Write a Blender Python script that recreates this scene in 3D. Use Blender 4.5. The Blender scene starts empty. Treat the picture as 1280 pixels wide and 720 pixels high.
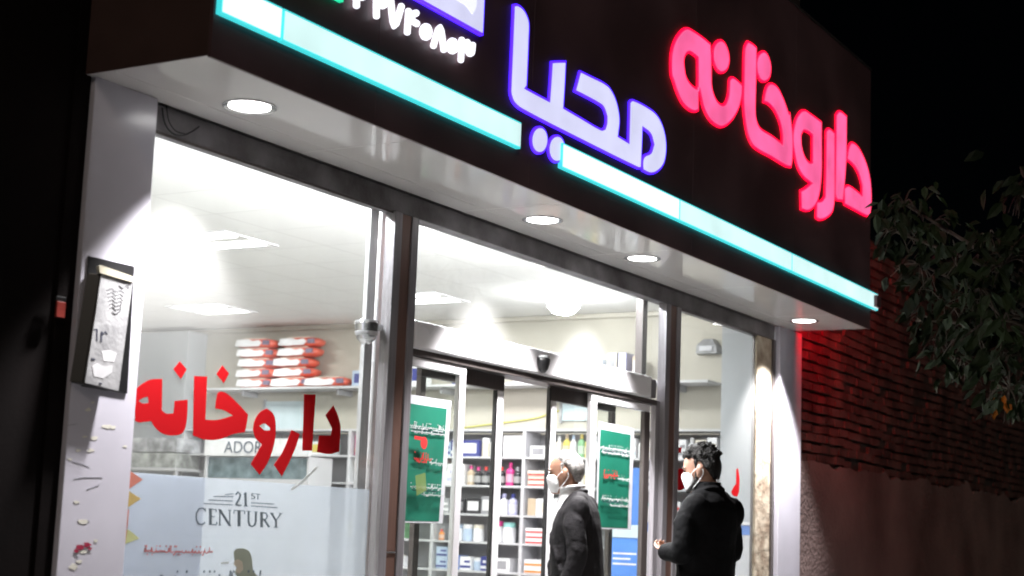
import bpy, bmesh, math, random
from mathutils import Vector, Matrix, noise
R = math.radians
sc = bpy.context.scene
COL = sc.collection
random.seed(7)

# ------------------------------------------------------------------ camera
CAM = Vector((0, -4.5, 1.30))
YAW, PITCH, ROLL, FPX = R(30.585), R(8.797), R(2.191), 1976.9
fw = Vector((math.cos(PITCH)*math.cos(YAW), math.cos(PITCH)*math.sin(YAW), math.sin(PITCH)))
r0 = fw.cross(Vector((0, 0, 1))).normalized(); u0 = r0.cross(fw)
rt = math.cos(ROLL)*r0 + math.sin(ROLL)*u0
up = -math.sin(ROLL)*r0 + math.cos(ROLL)*u0
cd = bpy.data.cameras.new('camera'); cam = bpy.data.objects.new('camera', cd); COL.objects.link(cam)
cam.matrix_world = Matrix(((rt.x, up.x, -fw.x, CAM.x), (rt.y, up.y, -fw.y, CAM.y), (rt.z, up.z, -fw.z, CAM.z), (0, 0, 0, 1)))
cd.sensor_width = 36; cd.angle = 2*math.atan(640/FPX)
cd.clip_start = .05; cd.clip_end = 500
cd.dof.use_dof = True; cd.dof.focus_distance = 8.4; cd.dof.aperture_fstop = 2.6
sc.camera = cam

# ------------------------------------------------------------------ sky, faint night light, exposure
W = bpy.data.worlds.new("World"); sc.world = W; W.use_nodes = True
wn = W.node_tree
sky = wn.nodes.new('ShaderNodeTexSky'); sky.sky_type = 'NISHITA'; sky.sun_disc = False
sky.sun_elevation = R(35); sky.sun_rotation = R(215)
wn.nodes['Background'].inputs[1].default_value = 0.00012
wn.links.new(sky.outputs[0], wn.nodes['Background'].inputs[0])
sl = bpy.data.lights.new('night_glow', 'SUN'); sl.energy = 0.42; sl.angle = R(8); sl.color = (1, .86, .72)
so = bpy.data.objects.new('night_glow', sl); COL.objects.link(so)
so.rotation_euler = Vector((.72, .55, -.55)).to_track_quat('-Z', 'Y').to_euler()
sc.view_settings.view_transform = 'Standard'; sc.view_settings.look = 'None'
sc.view_settings.exposure = 0; sc.view_settings.gamma = 1
sc.cycles.use_denoising = True; sc.cycles.filter_width = 1.9
sc.cycles.max_bounces = 8; sc.cycles.diffuse_bounces = 4; sc.cycles.glossy_bounces = 4
sc.cycles.transparent_max_bounces = 24; sc.cycles.transmission_bounces = 6
sc.cycles.sample_clamp_indirect = 6; sc.cycles.caustics_reflective = False; sc.cycles.caustics_refractive = False

# ------------------------------------------------------------------ back-projection of measured outlines onto real planes
def ray(px, py): return fw + rt*((px-640)/FPX) - up*((py-360)/FPX)
def onY(px, py, y):
    d = ray(px, py); return CAM + d*((y-CAM.y)/d.y)
def onX(px, py, x):
    d = ray(px, py); return CAM + d*((x-CAM.x)/d.x)
def onZ(px, py, z):
    d = ray(px, py); return CAM + d*((z-CAM.z)/d.z)
def crop(x0, y0, s):
    return lambda pts: [(x0+a/s, y0+b/s) for a, b in pts]

# ------------------------------------------------------------------ materials
def nt(name):
    m = bpy.data.materials.new(name); m.use_nodes = True
    return m, m.node_tree.nodes, m.node_tree.links, m.node_tree.nodes['Principled BSDF']
def mat(name, col, rough=.5, metal=0, var=.12, scale=6, bump=0, bscale=60, col2=None, spec=.5, detail=5, coat=0, trans=0):
    m, n, l, b = nt(name)
    b.inputs['Roughness'].default_value = rough; b.inputs['Metallic'].default_value = metal
    b.inputs['Specular IOR Level'].default_value = spec
    if coat: b.inputs['Coat Weight'].default_value = coat; b.inputs['Coat Roughness'].default_value = .08
    tc = n.new('ShaderNodeTexCoord')
    nz = n.new('ShaderNodeTexNoise'); nz.inputs['Scale'].default_value = scale; nz.inputs['Detail'].default_value = detail
    l.new(tc.outputs['Object'], nz.inputs['Vector'])
    cr = n.new('ShaderNodeValToRGB')
    c2 = col2 or tuple(c*(1-var*2) for c in col)
    cr.color_ramp.elements[0].position = .35; cr.color_ramp.elements[1].position = .68
    cr.color_ramp.elements[0].color = (*c2, 1); cr.color_ramp.elements[1].color = (*col, 1)
    l.new(nz.outputs['Fac'], cr.inputs[0]); l.new(cr.outputs[0], b.inputs['Base Color'])
    mr = n.new('ShaderNodeMapRange'); mr.inputs['To Min'].default_value = max(.02, rough*.8); mr.inputs['To Max'].default_value = min(1, rough*1.25)
    l.new(nz.outputs['Fac'], mr.inputs[0]); l.new(mr.outputs[0], b.inputs['Roughness'])
    if bump:
        n2 = n.new('ShaderNodeTexNoise'); n2.inputs['Scale'].default_value = bscale; n2.inputs['Detail'].default_value = 6
        l.new(tc.outputs['Object'], n2.inputs['Vector'])
        bp = n.new('ShaderNodeBump'); bp.inputs['Strength'].default_value = bump; bp.inputs['Distance'].default_value = .02
        l.new(n2.outputs['Fac'], bp.inputs['Height']); l.new(bp.outputs[0], b.inputs['Normal'])
    return m
def emis(name, col, s, var=.0, scale=3):
    m, n, l, b = nt(name)
    b.inputs['Base Color'].default_value = (*[min(.8, c*.5+.1) for c in col], 1)
    b.inputs['Emission Color'].default_value = (*col, 1); b.inputs['Emission Strength'].default_value = s
    b.inputs['Roughness'].default_value = .3
    if var:
        tc = n.new('ShaderNodeTexCoord'); nz = n.new('ShaderNodeTexNoise'); nz.inputs['Scale'].default_value = scale
        l.new(tc.outputs['Object'], nz.inputs['Vector'])
        mr = n.new('ShaderNodeMapRange'); mr.inputs['From Min'].default_value = .3; mr.inputs['From Max'].default_value = .7
        mr.inputs['To Min'].default_value = s*(1-var); mr.inputs['To Max'].default_value = s*(1+var)
        l.new(nz.outputs['Fac'], mr.inputs[0]); l.new(mr.outputs[0], b.inputs['Emission Strength'])
    return m
def glass_mat(name, tint=(.95, .97, .96), rough=.015, dirt_haze=.11):
    m, n, l, b = nt(name)
    n.remove(b); out = n['Material Output']
    tr = n.new('ShaderNodeBsdfTransparent'); tr.inputs[0].default_value = (*tint, 1)
    gl = n.new('ShaderNodeBsdfGlossy'); gl.inputs['Roughness'].default_value = rough
    fr = n.new('ShaderNodeFresnel'); fr.inputs['IOR'].default_value = 1.45
    ge = n.new('ShaderNodeNewGeometry'); mb_ = n.new('ShaderNodeMath'); mb_.operation = 'SUBTRACT'; mb_.inputs[0].default_value = 1; l.new(ge.outputs['Backfacing'], mb_.inputs[1])
    mu = n.new('ShaderNodeMath'); mu.operation = 'MULTIPLY'; l.new(fr.outputs[0], mu.inputs[0]); l.new(mb_.outputs[0], mu.inputs[1])
    mx = n.new('ShaderNodeMixShader'); l.new(mu.outputs[0], mx.inputs[0]); l.new(tr.outputs[0], mx.inputs[1]); l.new(gl.outputs[0], mx.inputs[2])
    df = n.new('ShaderNodeBsdfDiffuse'); df.inputs[0].default_value = (.6, .6, .6, 1)  # diffuse grey for dirt, also imitating glare haze on the panes
    tc = n.new('ShaderNodeTexCoord'); mp = n.new('ShaderNodeMapping'); mp.inputs['Scale'].default_value = (1, 1, .35)
    nz = n.new('ShaderNodeTexNoise'); nz.inputs['Scale'].default_value = 1.4; nz.inputs['Detail'].default_value = 8
    l.new(tc.outputs['Object'], mp.inputs[0]); l.new(mp.outputs[0], nz.inputs['Vector'])
    mr = n.new('ShaderNodeMapRange'); mr.inputs['From Min'].default_value = .3; mr.inputs['From Max'].default_value = .8; mr.inputs['To Min'].default_value = dirt_haze*.35; mr.inputs['To Max'].default_value = dirt_haze
    l.new(nz.outputs['Fac'], mr.inputs[0])
    m2 = n.new('ShaderNodeMixShader'); l.new(mr.outputs[0], m2.inputs[0]); l.new(mx.outputs[0], m2.inputs[1]); l.new(df.outputs[0], m2.inputs[2])
    l.new(m2.outputs[0], out.inputs[0])
    return m
def film_mat(name, col, transp, translu=.3):
    m, n, l, b = nt(name)
    n.remove(b); out = n['Material Output']
    tr = n.new('ShaderNodeBsdfTransparent'); tr.inputs[0].default_value = (.96, .98, 1, 1)
    df = n.new('ShaderNodeBsdfDiffuse'); df.inputs[0].default_value = (*col, 1)
    tl = n.new('ShaderNodeBsdfTranslucent'); tl.inputs[0].default_value = (*col, 1)
    m1 = n.new('ShaderNodeMixShader'); m1.inputs[0].default_value = translu
    l.new(df.outputs[0], m1.inputs[1]); l.new(tl.outputs[0], m1.inputs[2])
    tc = n.new('ShaderNodeTexCoord'); nz = n.new('ShaderNodeTexNoise'); nz.inputs['Scale'].default_value = 1.6; nz.inputs['Detail'].default_value = 6
    l.new(tc.outputs['Object'], nz.inputs['Vector'])
    mr = n.new('ShaderNodeMapRange'); mr.inputs['To Min'].default_value = 1-transp*1.25; mr.inputs['To Max'].default_value = 1-transp*.75
    l.new(nz.outputs['Fac'], mr.inputs[0])
    m2 = n.new('ShaderNodeMixShader'); l.new(mr.outputs[0], m2.inputs[0])
    l.new(tr.outputs[0], m2.inputs[1]); l.new(m1.outputs[0], m2.inputs[2]); l.new(m2.outputs[0], out.inputs[0])
    return m
def tile_ceiling():
    m, n, l, b = nt('ceiling_tiles'); b.inputs['Roughness'].default_value = .8
    tc = n.new('ShaderNodeTexCoord'); br = n.new('ShaderNodeTexBrick')
    br.offset = 0; br.inputs['Scale'].default_value = 1
    br.inputs['Brick Width'].default_value = .6; br.inputs['Row Height'].default_value = .6; br.inputs['Mortar Size'].default_value = .008
    br.inputs['Color1'].default_value = (.84, .835, .82, 1); br.inputs['Color2'].default_value = (.82, .81, .80, 1); br.inputs['Mortar'].default_value = (.70, .69, .68, 1)
    l.new(tc.outputs['Object'], br.inputs['Vector']); l.new(br.outputs['Color'], b.inputs['Base Color'])
    bp = n.new('ShaderNodeBump'); bp.inputs['Strength'].default_value = .15; bp.inputs['Distance'].default_value = .005; bp.invert = True
    l.new(br.outputs['Fac'], bp.inputs['Height']); l.new(bp.outputs[0], b.inputs['Normal'])
    return m
def brushed(name, col, rough, metal):
    m, n, l, b = nt(name); b.inputs['Metallic'].default_value = metal
    tc = n.new('ShaderNodeTexCoord'); mp = n.new('ShaderNodeMapping'); mp.inputs['Scale'].default_value = (30, 30, 1.2)
    nz = n.new('ShaderNodeTexNoise'); nz.inputs['Scale'].default_value = 3; nz.inputs['Detail'].default_value = 6
    l.new(tc.outputs['Object'], mp.inputs[0]); l.new(mp.outputs[0], nz.inputs['Vector'])
    cr = n.new('ShaderNodeValToRGB'); cr.color_ramp.elements[0].color = (*[c*.72 for c in col], 1); cr.color_ramp.elements[1].color = (*col, 1)
    cr.color_ramp.elements[0].position = .3; cr.color_ramp.elements[1].position = .7
    l.new(nz.outputs['Fac'], cr.inputs[0]); l.new(cr.outputs[0], b.inputs['Base Color'])
    mr = n.new('ShaderNodeMapRange'); mr.inputs['To Min'].default_value = rough*.7; mr.inputs['To Max'].default_value = rough*1.4
    l.new(nz.outputs['Fac'], mr.inputs[0]); l.new(mr.outputs[0], b.inputs['Roughness'])
    return m

M = {}
M['panel'] = mat('black_composite_panel', (.135, .078, .088), .45, var=.2, scale=2, spec=.4)
M['panel_side'] = mat('brown_composite_panel', (.10, .058, .052), .5, var=.2, scale=2)
M['soffit'] = mat('glossy_soffit_panel', (.62, .60, .585), .08, var=.05, scale=1.2, spec=.6)
M['beam'] = mat('stained_grey_beam', (.20, .19, .20), .55, var=.4, scale=3.5, bump=.25, bscale=40, col2=(.055, .048, .05), detail=9)
M['pillar'] = mat('polished_white_stone', (.60, .585, .66), .22, var=.05, scale=3, spec=.5)
M['alu'] = brushed('grey_aluminium', (.30, .285, .305), .35, .25)
M['alu_brown'] = brushed('brown_aluminium', (.17, .095, .075), .4, .1)
M['alu_dark'] = brushed('dark_aluminium', (.10, .085, .082), .35, .1)
M['alu_white'] = mat('white_aluminium', (.82, .81, .84), .25, var=.03)
M['header'] = mat('white_door_header', (.86, .85, .87), .28, var=.03, scale=2)
M['glass'] = glass_mat('window_glass')
M['glass_clean'] = glass_mat('door_glass', (.96, .98, .965), .01, .02)
M['film'] = film_mat('frosted_film', (.76, .80, .88), .55, .5)
M['film_white'] = film_mat('printed_white_film', (.85, .85, .9), .04, .45)
M['ceil'] = tile_ceiling()
M['wall_in'] = mat('cream_wall_paint', (.47, .445, .385), .7, var=.05, scale=1.5)
M['wall_blue'] = mat('pale_blue_grey_paint', (.40, .42, .44), .6, var=.05, scale=1.5)
M['floor'] = mat('pale_floor_tile', (.55, .54, .52), .2, var=.05, scale=2)
M['post_grey'] = brushed('pale_grey_aluminium', (.50, .50, .51), .4, .1)
M['rough_stone'] = mat('bare_plaster', (.46, .40, .31), .9, var=.3, scale=9, bump=.6, bscale=14, col2=(.22, .16, .11), detail=9)
M['shelf'] = mat('white_laminate', (.54, .54, .56), .35, var=.03)
M['shelf_back'] = mat('grey_laminate', (.36, .36, .375), .5, var=.04)
M['brick'] = mat('brown_brick', (.12, .058, .048), .85, var=.4, scale=3, bump=.8, bscale=70)
M['mortar'] = mat('dark_mortar', (.05, .04, .036), .95, var=.3, scale=20, bump=.6)
M['plaster'] = mat('stained_wall_plaster', (.20, .14, .13), .85, var=.2, scale=1.1, bump=.7, bscale=28, col2=(.09, .058, .054), detail=9)
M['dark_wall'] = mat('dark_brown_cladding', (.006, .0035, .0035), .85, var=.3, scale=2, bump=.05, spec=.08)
M['upper_wall'] = mat('dark_grey_render', (.02, .018, .018), .9, var=.3, scale=2)
M['asphalt'] = mat('asphalt', (.05, .05, .05), .85, var=.3, scale=40, bump=.5, bscale=200)
M['paving'] = mat('concrete_paving', (.42, .41, .40), .8, var=.2, scale=5, bump=.4, bscale=80)
M['kerb'] = mat('kerb_stone', (.33, .32, .31), .8, var=.2, scale=9, bump=.4)
M['red_vinyl'] = film_mat('red_vinyl', (.44, .012, .016), 0, .30)
M['black'] = mat('black_plastic', (.012, .012, .013), .35)
M['grey_metal'] = mat('painted_grey_metal', (.42, .42, .43), .45, var=.2, scale=14, bump=.1, col2=(.28, .28, .29))
M['lamp_disc'] = emis('lamp_diffuser', (1, .98, .97), 9)
M['panel_lamp'] = emis('ceiling_lamp_diffuser', (1, .985, .96), 6)
M['tube'] = emis('added_tube', (.97, .97, 1), 680)
M['globe'] = emis('added_globe', (.98, .98, 1), 150)
M['trim'] = mat('chrome_trim', (.6, .6, .62), .2, metal=.9)
M['strip_face'] = emis('light_bar_face', (.70, .97, .96), 1.0, .10)
M['strip_face_white'] = emis('light_bar_white_face', (.90, .99, 1.0), 1.15, .04)
M['strip_rim'] = emis('light_bar_rim', (.05, .72, .75), 1.0)
M['red_face'] = emis('pink_red_letter_face', (1.0, .13, .36), 1.0, .2, 4)
M['red_rim'] = emis('red_letter_rim', (1.0, .0, .03), 3)
M['violet_face'] = emis('lavender_letter_face', (.68, .69, .94), .98, .08, 4)
M['violet_rim'] = emis('violet_letter_rim', (.06, .010, 1.0), 2.4)
M['white_led'] = emis('white_led_tube', (.93, .92, 1), 1.6)
M['white_face'] = emis('white_lit_panel', (.88, .9, .98), 1.05)
M['green_rim'] = emis('green_led_edge', (.02, .85, .42), 1.0)
M['green_face'] = emis('green_lit_panel', (.3, 1, .7), 1.0)
M['red_side'] = emis('added_red_glow', (1.0, .0, .015), 48)
M['poster_green'] = mat('poster_green', (.016, .21, .135), .45, var=.12, scale=4)
M['poster_white'] = mat('poster_white', (.72, .72, .77), .45, var=.04)
M['poster_red'] = mat('poster_red', (.80, .05, .05), .45)
M['ink'] = mat('dark_ink', (.035, .04, .075), .5)
M['ink_blue'] = mat('blue_grey_ink', (.10, .13, .17), .5)
M['white_paint'] = mat('white_paint', (.78, .78, .8), .5)
M['blue'] = mat('blue_banner', (.09, .24, .66), .4, var=.08)
M['pale_blue'] = mat('pale_blue_panel', (.52, .62, .66), .4, var=.06)
M['leaf'] = mat('tree_leaf', (.022, .040, .012), .6, var=.4, scale=1.5, col2=(.007, .013, .005), spec=.25)
M['leaf_yellow'] = mat('yellowed_leaf', (.62, .20, .015), .5)
M['bark'] = mat('bark', (.09, .07, .055), .9, bump=.8)
M['skin'] = mat('skin', (.36, .19, .125), .5, var=.1, scale=12)
M['skin_b'] = mat('light_skin', (.40, .225, .16), .5, var=.1, scale=12)
M['hair_grey'] = mat('grey_hair', (.52, .50, .48), .6, var=.3, scale=50, bump=1, bscale=140, col2=(.22, .21, .20))
M['hair_dark'] = mat('dark_hair', (.008, .006, .005), .55, var=.3, scale=40, bump=1, bscale=120, spec=.3)
M['blazer'] = mat('charcoal_blazer', (.017, .0155, .018), .8, var=.25, scale=5, bump=.9, bscale=11, spec=.25)
M['black_coat'] = mat('black_coat', (.0038, .0038, .0046), .9, var=.2, scale=6, bump=.8, bscale=12, spec=.12)
M['shirt'] = mat('white_shirt', (.78, .78, .80), .7, var=.05, bump=.3, bscale=20)
M['mask'] = mat('white_face_mask', (.82, .82, .84), .8, var=.04, bump=.3, bscale=60)
M['trouser'] = mat('dark_trousers', (.03, .03, .035), .8, bump=.3)
M['shoe'] = mat('black_leather', (.012, .012, .012), .3)
M['eye'] = mat('eye', (.05, .03, .02), .2)
_pm = {}
def cm(c, rough=.4):
    k = (tuple(round(x, 3) for x in c), rough)
    if k not in _pm: _pm[k] = mat('packaging', c, rough, var=.06, scale=12)
    return _pm[k]

# ------------------------------------------------------------------ mesh helpers
def link(name, me, m, parent=None, loc=None):
    o = bpy.data.objects.new(name, me); COL.objects.link(o)
    if m is not None and not me.materials: me.materials.append(m)
    if parent is not None: o.parent = parent
    if loc is not None: o.location = loc
    return o
def obj(name, bm, m, parent=None, loc=None, smooth=False):
    me = bpy.data.meshes.new(name); bmesh.ops.recalc_face_normals(bm, faces=bm.faces[:]); bm.to_mesh(me); bm.free()
    if smooth:
        for p in me.polygons: p.use_smooth = True
    return link(name, me, m, parent, loc)
def tag(o, label=None, cat=None, group=None, kind=None):
    if label: o['label'] = label
    if cat: o['category'] = cat
    if group: o['group'] = group
    if kind: o['kind'] = kind
    return o
def thing(name, label, cat, loc=(0, 0, 0), group=None):
    o = bpy.data.objects.new(name, None); o.empty_display_size = .1; COL.objects.link(o); o.location = loc
    return tag(o, label, cat, group)
def B(): return bmesh.new()
def abox(bm, x0, x1, y0, y1, z0, z1, bevel=0, rot=None):
    t = bmesh.new()
    v = [t.verts.new(p) for p in ((x0, y0, z0), (x1, y0, z0), (x1, y1, z0), (x0, y1, z0), (x0, y0, z1), (x1, y0, z1), (x1, y1, z1), (x0, y1, z1))]
    for f in ((0, 3, 2, 1), (4, 5, 6, 7), (0, 1, 5, 4), (1, 2, 6, 5), (2, 3, 7, 6), (3, 0, 4, 7)): t.faces.new([v[i] for i in f])
    if bevel: bmesh.ops.bevel(t, geom=t.edges[:], offset=bevel, segments=2, affect='EDGES', profile=.5)
    merge(bm, t, rot)
    return bm
def merge(bm, t, mtx=None):
    if mtx is not None: t.transform(mtx)
    me = bpy.data.meshes.new('tmp'); t.to_mesh(me); t.free(); bm.from_mesh(me); bpy.data.meshes.remove(me)
def box(*a, bevel=.003): return abox(B(), *a, bevel=bevel)
def lathe(bm, prof, n=20, mtx=None):
    t = bmesh.new(); rings = []
    for r, z in prof:
        rings.append([t.verts.new((r*math.cos(2*math.pi*i/n), r*math.sin(2*math.pi*i/n), z)) for i in range(n)])
    for a, b in zip(rings, rings[1:]):
        for i in range(n): t.faces.new((a[i], a[(i+1) % n], b[(i+1) % n], b[i]))
    t.faces.new(rings[0][::-1]); t.faces.new(rings[-1])
    merge(bm, t, mtx); return bm
def loft(bm, rings, mtx=None):
    t = bmesh.new(); vs = [[t.verts.new(p) for p in r] for r in rings]; n = len(rings[0])
    for a, b in zip(vs, vs[1:]):
        for i in range(n): t.faces.new((a[i], a[(i+1) % n], b[(i+1) % n], b[i]))
    t.faces.new(vs[0][::-1]); t.faces.new(vs[-1])
    bmesh.ops.recalc_face_normals(t, faces=t.faces[:])
    merge(bm, t, mtx); return bm
def ring(cx, cy, z, rx, ry, n=24, e=2.0, tilt=0):
    out = []
    for i in range(n):
        a = 2*math.pi*i/n; c, s = math.cos(a), math.sin(a)
        x = rx*math.copysign(abs(c)**(2/e), c); y = ry*math.copysign(abs(s)**(2/e), s)
        out.append(Vector((cx+x, cy+y, z+x*tilt)))
    return out
def limb(bm, pts, rad, n=14, flat=1.0, cap=True, mtx=None):
    pts = [Vector(p) for p in pts]; P = []; Rr = []
    # resample smoothly
    m = len(pts)
    for i in range(m-1):
        p0 = pts[max(i-1, 0)]; p1 = pts[i]; p2 = pts[i+1]; p3 = pts[min(i+2, m-1)]
        for k in range(4):
            t = k/4
            P.append(.5*((2*p1)+(-p0+p2)*t+(2*p0-5*p1+4*p2-p3)*t*t+(-p0+3*p1-3*p2+p3)*t**3)); Rr.append(rad[i]*(1-t)+rad[i+1]*t)
    P.append(pts[-1]); Rr.append(rad[-1])
    rings = []; nrm = None
    for i, p in enumerate(P):
        d = (P[min(i+1, len(P)-1)]-P[max(i-1, 0)]).normalized()
        if nrm is None:
            nrm = d.orthogonal().normalized()
            if abs(d.z) > .5: nrm = (Vector((1, 0, 0))-d*d.x).normalized()
        nrm = (nrm-d*nrm.dot(d)).normalized(); b = d.cross(nrm)
        rings.append((p, nrm.copy(), b, Rr[i], d))
    out = []
    def rg(p, a, b, r): return [p+a*(r*math.cos(2*math.pi*k/n))+b*(r*flat*math.sin(2*math.pi*k/n)) for k in range(n)]
    if cap:
        p, a, b, r, d = rings[0]
        for f in (.95, .75, .4): out.append(rg(p-d*r*f*.8, a, b, r*math.sqrt(1-f*f)))
    out += [rg(p, a, b, r) for p, a, b, r, d in rings]
    if cap:
        p, a, b, r, d = rings[-1]
        for f in (.4, .75, .95): out.append(rg(p+d*r*f*.8, a, b, r*math.sqrt(1-f*f)))
    return loft(bm, out, mtx)
def ellipsoid(bm, c, r, mtx=None, n=14):
    rings = []
    for k in range(1, 9):
        a = math.pi*k/9; rings.append(ring(c[0], c[1], c[2]-r[2]*math.cos(a), r[0]*math.sin(a), r[1]*math.sin(a), n))
    return loft(bm, rings, mtx)
def evald(me, mods):
    o = bpy.data.objects.new('tmp', me); COL.objects.link(o)
    for t, kw in mods:
        md = o.modifiers.new('m', t)
        for k, v in kw.items(): setattr(md, k, v)
    dg = bpy.context.evaluated_depsgraph_get(); dg.update()
    r = bpy.data.meshes.new_from_object(o.evaluated_get(dg)); bpy.data.objects.remove(o); return r
def fused(name, bm, voxel, m, parent=None, smooth=4, mods=()):
    me = bpy.data.meshes.new(name); bm.to_mesh(me); bm.free()
    r = evald(me, [('REMESH', dict(mode='VOXEL', voxel_size=voxel)), ('SMOOTH', dict(iterations=smooth, factor=.5))]+list(mods))
    r.name = name; r.materials.clear()
    for p in r.polygons: p.use_smooth = True
    return link(name, r, m, parent)
def spline(pts, sub=4, corner=42):
    n = len(pts); P = [Vector((p[0], p[1])) for p in pts]; out = []
    isc = []
    for i in range(n):
        a = P[i]-P[i-1]; b = P[(i+1) % n]-P[i]
        isc.append(a.length < 1e-9 or b.length < 1e-9 or a.angle(b) > R(corner))
    for i in range(n):
        j = (i+1) % n; d = P[j]-P[i]; L = d.length
        if L < 1e-9: continue
        m0 = d if isc[i] else (P[j]-P[i-1]).normalized()*L
        m1 = d if isc[j] else (P[(j+1) % n]-P[i]).normalized()*L
        for k in range(sub):
            t = k/sub
            out.append((2*t**3-3*t*t+1)*P[i]+(t**3-2*t*t+t)*m0+(-2*t**3+3*t*t)*P[j]+(t**3-t*t)*m1)
    return out
def shape(name, polys, y, depth, m, parent=None, offset=0, smooth=True):
    """flat outline (x,z) standing on the plane y, thickness towards the street"""
    cu = bpy.data.curves.new('c', 'CURVE'); cu.dimensions = '2D'; cu.fill_mode = 'BOTH'; cu.extrude = depth/2; cu.offset = offset
    for pl in polys:
        q = spline(pl) if smooth else [Vector(p) for p in pl]
        s = cu.splines.new('POLY'); s.points.add(len(q)-1)
        for k, p in enumerate(q): s.points[k].co = (p[0], p[1], 0, 1)
        s.use_cyclic_u = True
    me0 = evald_curve(cu)
    for v in me0.vertices:
        x, z, d = v.co; v.co = (x, y-depth/2-d, z)
    me0.name = name; me0.flip_normals() if False else None
    return link(name, me0, m, parent)
def evald_curve(cu):
    o = bpy.data.objects.new('tmp', cu); COL.objects.link(o)
    dg = bpy.context.evaluated_depsgraph_get(); dg.update()
    r = bpy.data.meshes.new_from_object(o.evaluated_get(dg)); bpy.data.objects.remove(o); bpy.data.curves.remove(cu)
    bm = bmesh.new(); bm.from_mesh(r); bmesh.ops.remove_doubles(bm, verts=bm.verts[:], dist=1e-5); bmesh.ops.recalc_face_normals(bm, faces=bm.faces[:]); bm.to_mesh(r); bm.free()
    r.materials.clear(); return r
def toplane(pts, y): return [(lambda p: (p.x, p.z))(onY(a, b, y)) for a, b in pts]
def ribbon2(pts, w):
    """polyline in 2D -> outline polygon of width w"""
    P = [Vector(p) for p in pts]; L = []; Rr = []
    for i, p in enumerate(P):
        d = (P[min(i+1, len(P)-1)]-P[max(i-1, 0)])
        if d.length < 1e-9: d = Vector((1, 0))
        d.normalize(); nn = Vector((-d.y, d.x)); L.append(p+nn*w/2); Rr.append(p-nn*w/2)
    return L+Rr[::-1]
def marks(name, polys, y, depth, m, parent=None, step=.00015):
    """many simple flat outlines; each sits a hair proud of the last so none share a plane"""
    bm = B()
    for i, pl in enumerate(polys):
        yy = y-depth-(i % 12)*step
        a = [bm.verts.new((p[0], yy, p[1])) for p in pl]; b = [bm.verts.new((p[0], y, p[1])) for p in pl]
        try:
            bm.faces.new(a); n = len(a)
            for k in range(n): bm.faces.new((a[k], a[(k+1) % n], b[(k+1) % n], b[k]))
        except ValueError: pass
    return obj(name, bm, m, parent)
def scrawl(x0, x1, z, h, rnd, dots=True):
    """a line of joined handwriting-like strokes (illegible in the photograph)"""
    pl = []; x = x1; w = h*.17
    while x > x0+h*.4:
        k = rnd.choice((0, 1, 2, 3)); s = h*rnd.uniform(.5, 1.0)
        if k == 0: pl.append(ribbon2([(x, z+s*.9), (x-s*.03, z+s*.3), (x-s*.1, z)], w)); x -= s*.28
        elif k == 1: pl.append(ribbon2([(x, z+s*.35), (x-s*.15, z-s*.02), (x-s*.5, z-s*.06), (x-s*.8, z+s*.08), (x-s*.88, z+s*.34)], w)); x -= s*1.0
        elif k == 2: pl.append(ribbon2([(x, z+s*.3), (x-s*.12, z+s*.05), (x-s*.3, z+s*.3), (x-s*.4, z+s*.05), (x-s*.6, z+s*.28), (x-s*.72, z)], w)); x -= s*.85
        else: pl.append(ribbon2([(x, z+s*.25), (x-s*.05, z-s*.12), (x-s*.3, z-s*.4), (x-s*.5, z-s*.42)], w)); x -= s*.5
        if dots and rnd.random() < .7:
            dx = x+s*.3; dz = z+rnd.choice((-.45, .75))*h; pl.append([(dx, dz), (dx+w, dz+w*.6), (dx+w*.2, dz+w*1.5), (dx-w*.7, dz+w*.8)])
    return pl

# ================================================================== ground
tag(obj('ground', box(-60, 120, -90, 90, -.5, -.152, bevel=0), M['asphalt']), kind='structure')
tag(obj('road', box(-60, 120, -30, -3.2, -.150, -.146, bevel=0), M['asphalt']), kind='structure')
bm = B()
for i in range(60): abox(bm, -20+i*1.0, -19.006+i*1.0, -3.2, -3.05, -.15, .004, bevel=.012)
tag(obj('kerb', bm, M['kerb']), kind='structure')
bm = B()
for i in range(100):
    for j in range(6):
        abox(bm, -20+i*.6, -19.404+i*.6, -3.045+j*.5, -2.549+j*.5, -.14, 0, bevel=0)
tag(obj('pavement', bm, M['paving']), kind='structure')

tag(obj('entrance_step', abox(B(), 4.36, 11.70, -2.3, -.055, .001, .10, bevel=.01), M['paving']), kind='structure')

# ================================================================== the building
XW, ZC = 12.70, 3.30
bld = thing('pharmacy_building', 'shop building with white stone pillars, a bright tiled ceiling and wide shopfront', 'building', (8, 0, 0))
def part(name, bm, m, parent=bld, **k):
    o = obj(name, bm, m, parent, **k); o.matrix_parent_inverse = Matrix.Translation(-Vector(parent.location)); return o
def keep(o, parent):
    o.parent = parent; o.matrix_parent_inverse = Matrix.Translation(-Vector(parent.location)); return o
left_p = part('pillar', box(4.292, 4.642, -.05, .40, 0, 2.993, bevel=.004), M['pillar'])
part('pillar', box(11.715, 12.205, -.045, .0, 0, 2.990, bevel=.004), M['pillar'])
part('lintel_beam', box(4.644, 11.712, .0, .09, 2.880, 2.992, bevel=.003), M['beam'])
bm = B()
for a, b in zip((4.262, 5.62, 7.02, 8.43, 9.84, 11.24), (5.62, 7.02, 8.43, 9.84, 11.24, 12.05)):
    for c, d in ((-.644, -.165), (-.165, -.012)): abox(bm, a+.0015, b-.0015, c+.0015, d-.0015, 2.993, 3.000, bevel=.0015)
part('soffit', bm, M['soffit'])
part('ceiling', box(4.0, XW+.2, .095, 9.0, ZC, ZC+.1, bevel=0), M['ceil'])
part('side_wall', box(XW, XW+.2, .1, 9.0, 0, ZC-.002, bevel=0), M['wall_in'])
part('side_wall', box(4.1, 4.29, .405, 9.0, 0, ZC-.002, bevel=0), M['wall_in'])
part('back_wall', box(4.332, XW-.002, 8.8, 9.0, 0, ZC-.004, bevel=0), M['wall_in'])
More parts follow.
